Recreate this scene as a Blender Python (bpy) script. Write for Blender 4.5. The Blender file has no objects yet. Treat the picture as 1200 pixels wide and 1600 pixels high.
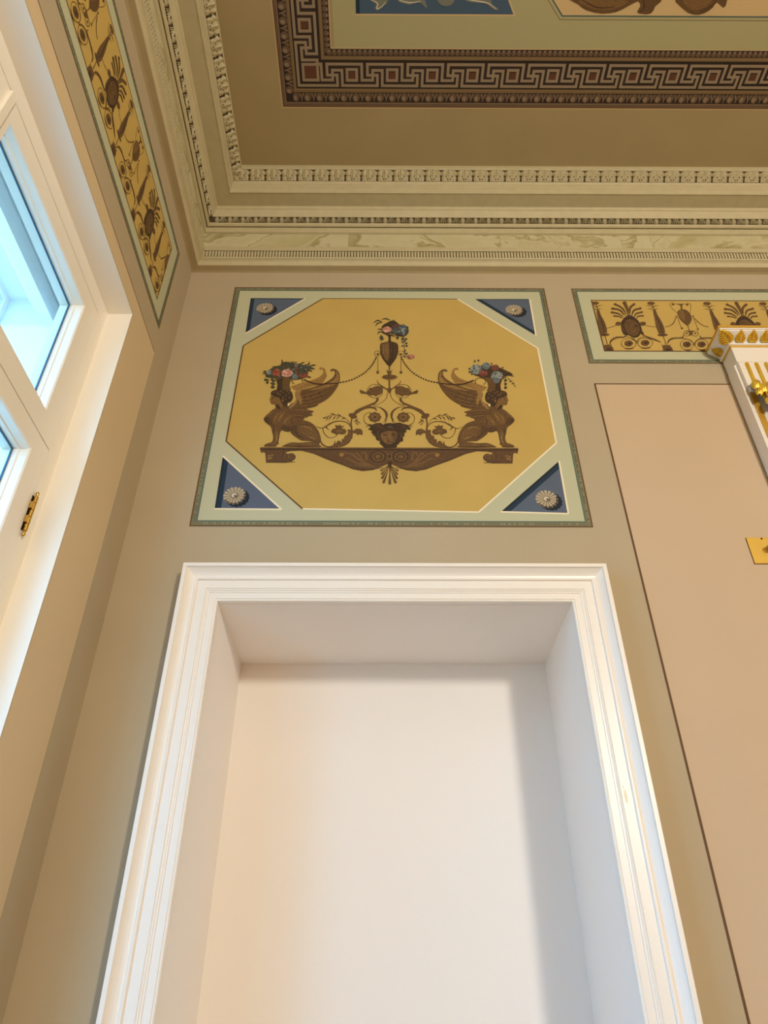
import bpy, bmesh, math, random
from mathutils import Vector, Matrix
SC = bpy.context.scene
COL = SC.collection
# ------------------------------------------------------------------ camera
cam = bpy.data.cameras.new('camera'); camo = bpy.data.objects.new('camera', cam); COL.objects.link(camo)
cam.sensor_fit = 'VERTICAL'; cam.sensor_height = 24.0; cam.lens = 24.0 * 1129.16 / 1600.0
cam.clip_start = 0.02
PITCH, YAW = 0.624936, 0.004518
fw = Vector((math.sin(YAW) * math.cos(PITCH), math.cos(YAW) * math.cos(PITCH), math.sin(PITCH)))
rt = Vector((math.cos(YAW), -math.sin(YAW), 0)); up = rt.cross(fw)
camo.matrix_world = Matrix(((rt.x, up.x, -fw.x, 0), (rt.y, up.y, -fw.y, -2.0), (rt.z, up.z, -fw.z, 1.6), (0, 0, 0, 1)))
SC.camera = camo
# ------------------------------------------------------------------ world, lamps, exposure
w = bpy.data.worlds.new('sky'); SC.world = w; w.use_nodes = True
nt = w.node_tree; bg = nt.nodes['Background']
tc = nt.nodes.new('ShaderNodeTexCoord'); sp = nt.nodes.new('ShaderNodeSeparateXYZ'); mr = nt.nodes.new('ShaderNodeMapRange'); rp = nt.nodes.new('ShaderNodeValToRGB')
mr.inputs['From Min'].default_value = -1.0; mr.inputs['From Max'].default_value = 1.0
nt.links.new(tc.outputs['Generated'], sp.inputs[0]); nt.links.new(sp.outputs['Z'], mr.inputs['Value']); nt.links.new(mr.outputs[0], rp.inputs[0]); nt.links.new(rp.outputs[0], bg.inputs['Color'])
r0, r1 = rp.color_ramp.elements      # paved ground below the horizon, pale haze at it, clear blue above
r0.position = 0.47; r0.color = (0.17, 0.18, 0.19, 1); r1.position = 0.95; r1.color = (0.30, 0.62, 1.0, 1)
r2 = rp.color_ramp.elements.new(0.51); r2.color = (0.50, 0.70, 1.0, 1)
bg.inputs['Strength'].default_value = 8.5
def lamp(name, loc, power, col, radius):
    d = bpy.data.lights.new(name, 'POINT'); d.energy = power; d.color = col; d.shadow_soft_size = radius
    o = bpy.data.objects.new(name, d); o.location = loc; COL.objects.link(o); return o
# the room's chandelier hangs behind the camera, an added fill light stands further down the room
lamp('chandelier_light', (1.95, -4.6, 3.35), 405, (1.0, 0.93, 0.82), 0.20)
lamp('far_fill_light', (2.4, -7.6, 3.35), 80, (1.0, 0.93, 0.82), 0.35)
vs = SC.view_settings
SC.display_settings.display_device = 'sRGB'
vs.view_transform = 'Standard'; vs.look = 'None'; vs.exposure = 0.05; vs.gamma = 1.0; vs.use_curve_mapping = False
SC.cycles.max_bounces = 12; SC.cycles.diffuse_bounces = 6; SC.cycles.transparent_max_bounces = 16
SC.cycles.use_denoising = True
SC.cycles.caustics_reflective = False; SC.cycles.caustics_refractive = False

# ------------------------------------------------------------------ helpers
XL, ZC = -0.8515, 4.93            # left wall plane, ceiling height; the far wall is y = 0
RX, FY = 5.2, -9.0                # right wall, wall behind the camera
def lin(c):
    return tuple((v / 255 / 12.92) if v / 255 <= 0.04045 else ((v / 255 + 0.055) / 1.055) ** 2.4 for v in c)
MATS = {}
def mat(name, rgb, rough=0.6, metal=0.0, spec=0.5, noise=0.0, scale=40.0, bump=0.0, bscale=200.0):
    """Paint or metal: rgb is an sRGB pigment colour; noise mottles it, bump adds fine relief."""
    if name in MATS: return MATS[name]
    m = bpy.data.materials.new(name); m.use_nodes = True; n = m.node_tree; b = n.nodes['Principled BSDF']
    c = lin(rgb); b.inputs['Base Color'].default_value = (*c, 1); b.inputs['Roughness'].default_value = rough
    b.inputs['Metallic'].default_value = metal; b.inputs['Specular IOR Level'].default_value = spec
    if noise or bump:
        g = n.nodes.new('ShaderNodeNewGeometry')
    if noise:
        t = n.nodes.new('ShaderNodeTexNoise'); t.inputs['Scale'].default_value = scale; t.inputs['Detail'].default_value = 4
        n.links.new(g.outputs['Position'], t.inputs['Vector'])
        r = n.nodes.new('ShaderNodeValToRGB'); r.color_ramp.elements[0].position = 0.3; r.color_ramp.elements[1].position = 0.7
        r.color_ramp.elements[0].color = (*[max(0, v * (1 - noise)) for v in c], 1); r.color_ramp.elements[1].color = (*[min(0.95, v * (1 + noise)) for v in c], 1)
        n.links.new(t.outputs['Fac'], r.inputs[0]); n.links.new(r.outputs[0], b.inputs['Base Color'])
    if bump:
        t2 = n.nodes.new('ShaderNodeTexNoise'); t2.inputs['Scale'].default_value = bscale
        n.links.new(g.outputs['Position'], t2.inputs['Vector'])
        bp = n.nodes.new('ShaderNodeBump'); bp.inputs['Strength'].default_value = bump; bp.inputs['Distance'].default_value = 0.002
        n.links.new(t2.outputs['Fac'], bp.inputs['Height']); n.links.new(bp.outputs[0], b.inputs['Normal'])
    MATS[name] = m; return m
class MB:
    """collects faces, builds ONE mesh object"""
    def __init__(s): s.v = []; s.f = []; s.mi = []; s.m = []; s.sm = []
    def mat(s, m):
        if m not in s.m: s.m.append(m)
        return s.m.index(m)
    def face(s, pts, m, smooth=False):
        i = len(s.v); s.v += [tuple(p) for p in pts]; s.f.append(tuple(range(i, i + len(pts)))); s.mi.append(s.mat(m)); s.sm.append(smooth)
    def mesh(s, vs_, fs, m, smooth=False):
        i = len(s.v); s.v += [tuple(p) for p in vs_]; k = s.mat(m)
        for f in fs: s.f.append(tuple(i + j for j in f)); s.mi.append(k); s.sm.append(smooth)
    def box(s, x0, x1, y0, y1, z0, z1, m):
        v = [(x, y, z) for x in (x0, x1) for y in (y0, y1) for z in (z0, z1)]
        s.mesh(v, [(0, 1, 3, 2), (4, 6, 7, 5), (0, 4, 5, 1), (2, 3, 7, 6), (0, 2, 6, 4), (1, 5, 7, 3)], m)
    def build(s, name, parent=None, loc=None):
        me = bpy.data.meshes.new(name); me.from_pydata(s.v, [], s.f)
        for m in s.m: me.materials.append(m)
        me.polygons.foreach_set('material_index', s.mi); me.polygons.foreach_set('use_smooth', s.sm)
        me.update()
        bm = bmesh.new(); bm.from_mesh(me); bmesh.ops.remove_doubles(bm, verts=bm.verts, dist=1e-6)
        bm.to_mesh(me); bm.free()
        o = bpy.data.objects.new(name, me); COL.objects.link(o)
        if parent is not None: o.parent = parent
        if loc: o.location = loc
        return o
def tag(o, label=None, cat=None, group=None, kind=None):
    for k, v in (('label', label), ('category', cat), ('group', group), ('kind', kind)):
        if v: o[k] = v
    return o
def empty(name, parent=None, loc=(0, 0, 0)):
    o = bpy.data.objects.new(name, None); o.empty_display_size = 0.05; COL.objects.link(o); o.location = loc
    if parent is not None: o.parent = parent
    return o
def recalc(o):
    bm = bmesh.new(); bm.from_mesh(o.data); bmesh.ops.recalc_face_normals(bm, faces=bm.faces); bm.to_mesh(o.data); bm.free(); return o
def inst(src, name, parent, matrix):
    o = src.copy(); o.name = name; COL.objects.link(o); o.parent = parent; o.matrix_world = matrix; return o
# ------------------------------------------------------------------ pigments (sRGB)
wallpaint = mat('wall_paint', (182, 167, 139), 0.75, noise=0.03, scale=3, bump=0.05)
panelpaint = mat('panel_paint', (202, 178, 149), 0.75, noise=0.02, scale=3, bump=0.05)
white = mat('white_gloss_paint', (243, 236, 226), 0.35, bump=0.02, bscale=60)
nichewhite = mat('niche_white_paint', (243, 236, 228), 0.6, bump=0.04)
framewhite = mat('window_frame_paint', (243, 237, 225), 0.35)
cream = mat('cornice_cream', (194, 183, 146), 0.6, noise=0.05, scale=25)
tan = mat('cornice_shade_tan', (172, 156, 116), 0.7, noise=0.04, scale=8)  # cream darkened: shade painted into the lowest underside and the torus groove
recess = mat('cornice_recess_dark', (84, 70, 46), 0.8, noise=0.2, scale=60)  # dark brown ground behind beads, eggs and leaves
leafcream = mat('cornice_leaf_glaze', (180, 168, 130), 0.6, noise=0.1, scale=70)
eggcream = mat('cornice_egg_shade', (166, 154, 120), 0.6)  # cream toned down, shadow put into the colour of the eggs
ceilpaint = mat('ceiling_tan', (165, 147, 105), 0.75, noise=0.04, scale=4)
brownline = mat('brown_line_paint', (96, 66, 34), 0.7)
PC = {'B': (98, 70, 36), 'D': (60, 41, 22), 'L': (146, 112, 62), 'LB': (118, 87, 46), 'BM': (108, 79, 41), 'BD': (80, 56, 29), 'WL': (146, 110, 56), 'LW': (222, 205, 165), 'GY': (110, 108, 100),
      'SH': (92, 64, 36), 'G': (64, 66, 44), 'BL1': (78, 90, 92), 'BL2': (112, 124, 126), 'BL3': (56, 68, 74), 'BL4': (140, 146, 138),
      'RD1': (136, 66, 52), 'RD2': (170, 96, 80), 'RD3': (108, 50, 42), 'RD4': (104, 62, 44), 'RO1': (160, 82, 56), 'RO2': (196, 116, 86), 'RO3': (128, 62, 44),
      'PK1': (204, 158, 132), 'PK2': (226, 190, 166), 'PK3': (180, 122, 104), 'PUR': (86, 62, 64), 'OC': (196, 166, 90), 'LN': (88, 60, 28), 'WH': (238, 226, 196),
      'BU': (84, 96, 116), 'DB': (14, 44, 66), 'DK': (10, 26, 40), 'RS': (178, 166, 140), 'RD': (92, 72, 52), 'RL': (206, 196, 172), 'RB': (118, 120, 106), 'CP': (206, 178, 128)}
def pm(k):
    n = 0.0
    if k in ('B', 'D', 'LB', 'L', 'WL', 'SH', 'BM', 'BD'): n = 0.25
    elif k in ('OC', 'BU'): n = 0.04
    return mat('pigment_' + k, PC[k], 0.75, noise=n, scale=170 if n > 0.1 else 5)
ART = {}
ART['sphinx_wing_far'] = (273, 3618, """WL 1 37,81 25,94 20,108 15,122 9,137 4,152 0,164 0,173 2,180 4,190 8,206 11,225 16,240 22,250 28,257 35,262 44,265 52,267 59,266 63,262 65,255 65,249 62,245 57,241 52,239 48,242 45,247 42,247 37,241 32,230 30,219 30,210 32,200 37,190 45,176 56,162 70,148 89,136 111,124 132,115 152,107 171,101 189,94 209,85 229,74 246,66 260,60 271,57 274,49 264,33 246,13 229,0 219,0 209,7 195,16 172,26 144,37 116,49 87,59 59,70
B 2s 32,98 45,96 64,93 86,89 107,83 129,75 152,65 172,56 186,50 186,48 171,54 151,63 127,72 106,79 85,85 64,90 45,94 32,97
B 2s 18,156 23,150 30,142 39,133 52,124 70,116 93,106 116,97 131,90 130,89 115,95 92,103 68,112 50,121 37,131 28,141 22,149 17,155""")
ART['sphinx_wing'] = (221, 3468, """B 3 385,102 387,127 378,149 357,170 335,188 327,199 326,212 333,235 341,260 342,280 335,296 321,305 299,312 270,320 236,331 202,345 169,361 139,377 112,395 85,419 62,443 49,465 43,485 41,502 44,516 51,526 60,530 66,523 71,517 77,525 80,536 73,544 61,549 46,547 31,538 17,521 7,497 2,469 0,439 1,411 6,381 16,345 32,307 54,265 80,227 105,199 129,179 148,166 162,157 160,152 158,148 168,140 186,130 220,121 244,110 222,99 191,89 185,83 188,78 198,72 207,66 200,58 192,50 191,45 197,41 212,38 227,35 227,29 227,24 241,22 254,20 254,12 253,5 267,0 287,1 309,12 334,32 363,66
WL 4 13,397 7,422 10,447 12,471 17,493 28,516 36,527 33,509 28,481 32,456 44,430 65,405 94,381 129,359 167,340 210,321 235,308 210,308 166,316 123,329 80,348 41,371
L 5 326,284 335,279 341,260 335,234 328,208 335,194 346,180 361,154 373,129 374,114 369,109 357,119 343,137 330,157 320,180 318,203 318,228 321,260
L 4 293,316 312,311 333,296 341,280 341,260 330,237 314,212 299,173 287,148 282,172 283,211 292,240 301,268 296,297
D 5s 318,259 293,267 258,281 216,297 163,322 105,351 64,372 65,373 106,354 165,326 218,302 259,284 294,270 319,261
D 5s 309,222 286,228 252,236 213,249 164,273 111,302 73,323 74,324 112,304 166,277 215,253 253,239 287,230 310,225
D 5s 307,186 286,188 257,192 221,201 175,221 124,247 87,266 88,268 125,250 177,225 223,205 257,196 287,191 307,189
D 5s 316,155 297,155 268,156 236,161 195,176 150,196 119,210 119,212 151,198 197,180 237,166 269,160 297,158 316,157
D 5s 319,124 306,124 286,124 262,126 229,133 193,143 167,151 167,153 194,146 230,138 263,131 286,127 306,126 319,126
D 5s 350,85 333,85 308,85 282,83 253,79 223,73 202,69 201,71 222,76 253,83 282,88 308,89 333,88 350,87
D 5s 348,61 334,59 314,56 291,52 263,50 233,47 211,46 211,48 233,50 263,54 291,57 313,60 334,62 348,64
D 5s 334,31 324,29 310,28 295,25 277,23 257,21 243,19 243,21 257,24 276,27 294,30 310,32 324,32 334,33
D 5s 161,315 158,300 154,277 147,258 136,244 124,233 115,226 114,227 122,235 133,246 143,260 149,279 155,300 159,316
D 5s 229,291 226,274 222,249 214,226 201,207 186,190 175,179 174,180 184,192 198,209 210,228 217,250 223,275 227,292
D 5s 274,275 271,254 266,223 258,195 246,172 233,153 224,139 222,141 231,154 243,174 253,196 261,224 268,254 272,276
L 6s 311,239 289,245 256,253 220,266 175,287 126,313 91,331 91,332 127,314 176,290 221,269 257,255 289,246 311,240
L 6s 308,205 287,208 257,212 223,222 180,241 133,265 100,282 100,283 134,267 181,244 224,225 258,215 288,209 308,206
L 6s 311,171 292,172 263,173 231,178 192,193 150,212 120,226 120,227 151,214 193,196 232,181 264,175 292,173 311,172
L 6s 320,140 304,140 279,140 252,142 218,150 182,160 156,167 157,168 183,161 219,153 252,146 279,142 304,141 320,141
L 6s 357,97 345,97 327,97 306,96 276,93 243,91 220,89 220,90 243,93 276,97 305,99 327,99 345,99 357,98
L 6s 341,47 332,46 318,44 301,42 278,38 252,34 233,31 233,32 251,36 278,41 301,45 318,46 332,47 341,48""")
ART['sphinx_body'] = (274, 3332, """B 5 283,421 278,404 269,389 247,382 222,373 203,352 185,327 166,300 153,273 156,246 165,220 173,195 184,175 204,164 227,157 250,151 271,149 290,159 306,164 314,151 318,131 319,109 319,87 321,65 322,47 318,36 316,29 324,24 333,20 330,11 335,4 375,2 416,4 425,10 421,18 412,28 398,36 384,41 372,47 366,57 364,69 363,84 364,102 369,123 376,146 382,173 390,198 403,213 417,225 431,239 443,253 449,264 452,276 450,289 443,303 432,321 418,339 405,358 393,374 382,382 373,390 374,409 373,429 357,444 338,452 322,451 308,444 295,434
B 6 169,265 145,265 118,255 96,243 77,227 60,206 46,182 33,157 23,130 15,100 10,71 14,50 20,35 21,25 25,24 42,38 65,53 90,59 115,61 135,61 154,64 178,81 201,101 218,117 231,131 238,142 238,153 224,167 207,183 197,200 188,220 180,246
BD 7 199,220 217,212 242,198 272,206 299,213 312,197 313,176 295,160 271,149 251,150 232,153 220,148 209,138 191,115 179,101 184,125 194,160 195,195
BD 7 384,251 399,280 419,301 438,294 448,276 437,251 419,229 404,218 391,217 384,230
BM 7 301,362 321,361 345,347 360,325 371,297 377,264 376,236 365,226 351,228 338,240 325,258 312,280 301,304 297,337
BM 7 253,327 269,322 285,304 302,274 313,243 305,225 288,217 267,222 245,235 225,256 215,281 230,308
BM 7 332,153 349,161 363,153 357,125 347,91 346,66 352,47 379,34 397,25 370,22 337,25 329,35 328,51 326,70 326,94 327,127
BM 8 74,182 96,203 121,216 148,220 171,216 183,203 185,183 171,153 147,123 116,102 84,86 57,69 38,64 35,88 42,123 55,154
B 9 18,20 28,30 42,39 57,48 76,53 103,51 130,46 153,44 174,43 197,45 218,46 235,42 250,36 265,27 277,18 296,9 278,3 148,0 17,2 0,10
BM 10 33,24 49,35 76,45 103,44 130,39 154,34 167,28 160,22 139,17 101,14 63,13 40,17
BM 10 184,36 201,38 223,37 243,32 255,25 245,19 226,14 209,14 194,18 185,27
D 10s 79,221 87,219 97,216 109,214 120,213 131,215 143,219 155,224 166,226 174,225 180,222 185,219 188,218 187,215 183,217 179,219 173,221 166,222 157,219 145,215 132,211 120,209 108,210 96,213 86,216 79,219
D 10s 171,87 179,93 190,101 201,110 211,118 219,125 226,134 232,141 237,146 238,145 234,139 229,132 222,123 215,114 204,106 192,98 180,91 172,86
D 11s 19,9 42,9 76,10 114,10 149,11 184,10 220,9 252,9 275,8 275,6 252,6 220,6 184,5 149,5 114,6 76,6 42,6 19,6
D 10s 317,161 319,149 321,131 323,112 324,94 326,78 327,61 327,46 328,36 326,36 325,46 323,61 322,78 320,94 319,112 318,131 316,148 315,161
D 10s 336,15 344,16 355,17 368,18 380,18 390,17 401,15 411,14 417,12 417,10 410,11 401,12 390,13 379,14 368,14 355,14 344,14 336,13
L 10s 374,382 380,374 389,362 398,349 408,336 417,324 426,310 435,298 441,290 440,289 434,297 424,309 414,322 404,334 396,347 387,361 379,373 373,381
L 9s 295,351 301,343 310,332 320,319 328,306 331,291 334,275 336,261 337,251 335,251 333,260 330,274 326,289 320,303 314,316 307,329 299,341 293,350
L 9s 339,343 345,335 353,324 362,311 369,298 371,283 372,267 372,253 372,244 371,243 370,253 368,267 366,282 362,296 357,309 350,322 343,334 338,342
L 9s 341,146 341,135 341,119 341,102 341,87 341,74 341,62 342,51 342,43 340,43 339,51 337,61 335,74 333,87 334,102 336,119 338,135 339,146
L 9s 84,176 92,182 104,191 117,200 129,205 141,206 151,203 159,201 164,199 164,196 158,197 150,198 141,199 132,197 121,192 107,185 94,178 85,174
L 9s 41,101 46,98 52,93 60,90 67,89 77,93 90,99 103,105 112,109 113,107 105,102 93,94 80,86 68,83 58,85 50,90 44,96 40,100
L 9s 262,297 267,290 275,281 283,270 289,260 292,250 294,241 295,234 296,228 294,228 292,233 290,240 287,249 283,257 278,266 271,278 265,288 261,296
D 9s 373,221 372,213 371,202 369,189 368,175 367,159 365,140 363,122 362,109 360,109 360,122 360,140 360,159 362,176 364,190 367,203 369,214 371,221
D 9s 421,305 425,301 432,294 439,285 441,274 437,261 429,249 420,239 413,232 411,233 416,241 422,253 428,266 431,275 431,282 427,290 422,298 419,304
D 9s 132,80 139,85 150,94 161,103 170,112 180,120 189,130 198,140 203,146 205,145 200,138 193,127 185,116 177,105 166,97 153,89 141,83 133,78
D 9s 224,312 229,304 236,293 242,279 247,266 245,253 241,239 236,228 233,220 232,221 233,229 236,241 238,254 237,265 235,277 231,290 226,303 222,311""")
ART['sphinx_head'] = (398, 3521, """LB 8 99,118 117,126 135,134 153,151 167,163 171,153 172,138 172,128 172,118 176,108 179,99 174,94 169,89 168,80 167,70 163,60 156,52 143,52 130,49 127,31 124,12 107,3 89,4 76,20 70,43 74,67 82,90 89,106
D 9 12,178 23,193 38,202 60,208 85,211 109,210 131,207 150,202 164,195 172,182 175,169 175,162 169,154 154,142 135,130 119,125 105,118 97,102 90,82 81,61 70,43 57,32 46,31 40,45 34,62 22,72 10,82 2,100 -1,122 3,151
B 10 44,170 40,163 32,161 26,166 27,174 33,179 41,177
BM 10 65,146 61,139 53,137 47,142 48,150 55,155 62,153
B 10 91,178 87,171 79,170 73,174 74,182 81,187 88,185
BM 10 112,154 108,147 100,146 94,150 95,158 101,163 109,161
B 10 138,183 134,176 126,174 120,179 121,186 127,191 135,190
BM 10 34,122 30,115 22,113 16,118 17,126 24,130 31,129
B 10 67,106 63,99 55,97 49,102 50,110 57,115 64,113
BM 10 110,191 105,184 97,182 92,187 92,194 99,199 107,198
B 10 86,122 82,115 74,113 68,118 69,126 75,131 83,129
BM 10 58,194 54,187 46,186 40,190 40,198 47,203 55,201
B 10 161,179 156,172 148,170 143,175 143,182 150,187 158,186
BM 10 130,162 126,155 118,154 112,158 113,166 120,171 127,169
D 10 159,118 156,114 149,113 144,116 144,121 150,124 157,123
D 10s 146,67 165,70 165,67 146,63
D 9 104,43 117,50 127,49 128,40 124,27 116,14 106,4 92,0 83,4 91,23
WL 11 82,90 79,79 74,76 71,84 72,96 77,104 81,101
LW 10 35,49 31,37 24,33 19,42 20,56 26,64 33,61""")
ART['sphinx_basket'] = (385, 3622, """B 8 46,0 62,50 60,91 51,124 0,153 230,154 200,145 173,116 157,58 158,1
D 9 110,1 123,83 116,133 170,116 156,58 156,1
D 10s 63,92 84,89 112,87 138,89 159,92 159,90 139,87 112,85 84,87 62,90
D 10s 61,67 82,64 110,62 136,65 157,68 157,65 136,62 110,60 82,62 60,65
D 10s 58,42 80,40 107,38 134,40 154,43 155,41 134,38 107,35 80,37 58,40
D 10s 56,18 78,15 105,13 132,15 152,18 152,16 132,13 105,11 78,13 56,16""")
ART['sphinx_garland'] = (224, 3652, """D 9 17,18 12,25 4,25 0,18 4,11 12,11
D 9 33,17 28,24 20,24 16,17 20,10 28,10
D 9 49,15 44,22 36,22 32,15 36,8 44,8
D 9 65,13 60,20 52,20 48,13 52,6 60,6
D 9 81,12 76,19 68,19 64,12 68,4 76,4
D 9 97,10 92,17 84,17 80,10 84,3 92,3
D 9 113,9 108,16 100,16 96,9 100,1 108,1
D 9 129,7 125,14 116,14 112,7 116,0 125,0
D 9 145,7 141,14 132,14 128,7 132,-1 141,-1
D 9 161,7 157,14 149,14 144,7 149,-1 157,-1
D 9 177,8 173,15 165,15 160,8 165,1 173,1
D 9 193,11 188,18 180,18 176,11 180,4 188,4
D 9 208,16 204,23 196,23 192,16 196,9 204,9
D 9 223,22 218,29 210,29 206,22 210,15 218,15
D 9 236,30 232,37 224,37 220,30 224,23 232,23
D 9 251,38 247,45 238,45 234,38 238,31 247,31
D 9 265,45 261,53 253,53 249,45 253,38 261,38
D 9 279,53 275,60 267,60 263,53 267,46 275,46""")
ART['sphinx_loop'] = (365, 3655, """D 9s 5,16 1,25 0,35 2,45 5,54 11,63 19,70 28,75 39,78 49,79 59,78 69,74 77,69 84,61 88,52 90,42 89,33 86,23 80,14 73,6 65,1 62,5 70,10 77,17 81,25 84,33 85,42 83,51 79,58 74,65 67,70 58,73 49,75 40,74 30,71 22,66 15,60 10,52 6,43 5,35 6,26 9,18""")
ART['sphinx_berries'] = (477, 3631, """G 9 33,98 24,88 14,80 8,91 9,105 17,117 26,109
G 9 29,57 19,46 10,39 4,50 5,64 13,75 22,67
G 9 25,17 16,7 6,-1 0,10 1,24 10,35 18,28""")
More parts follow.
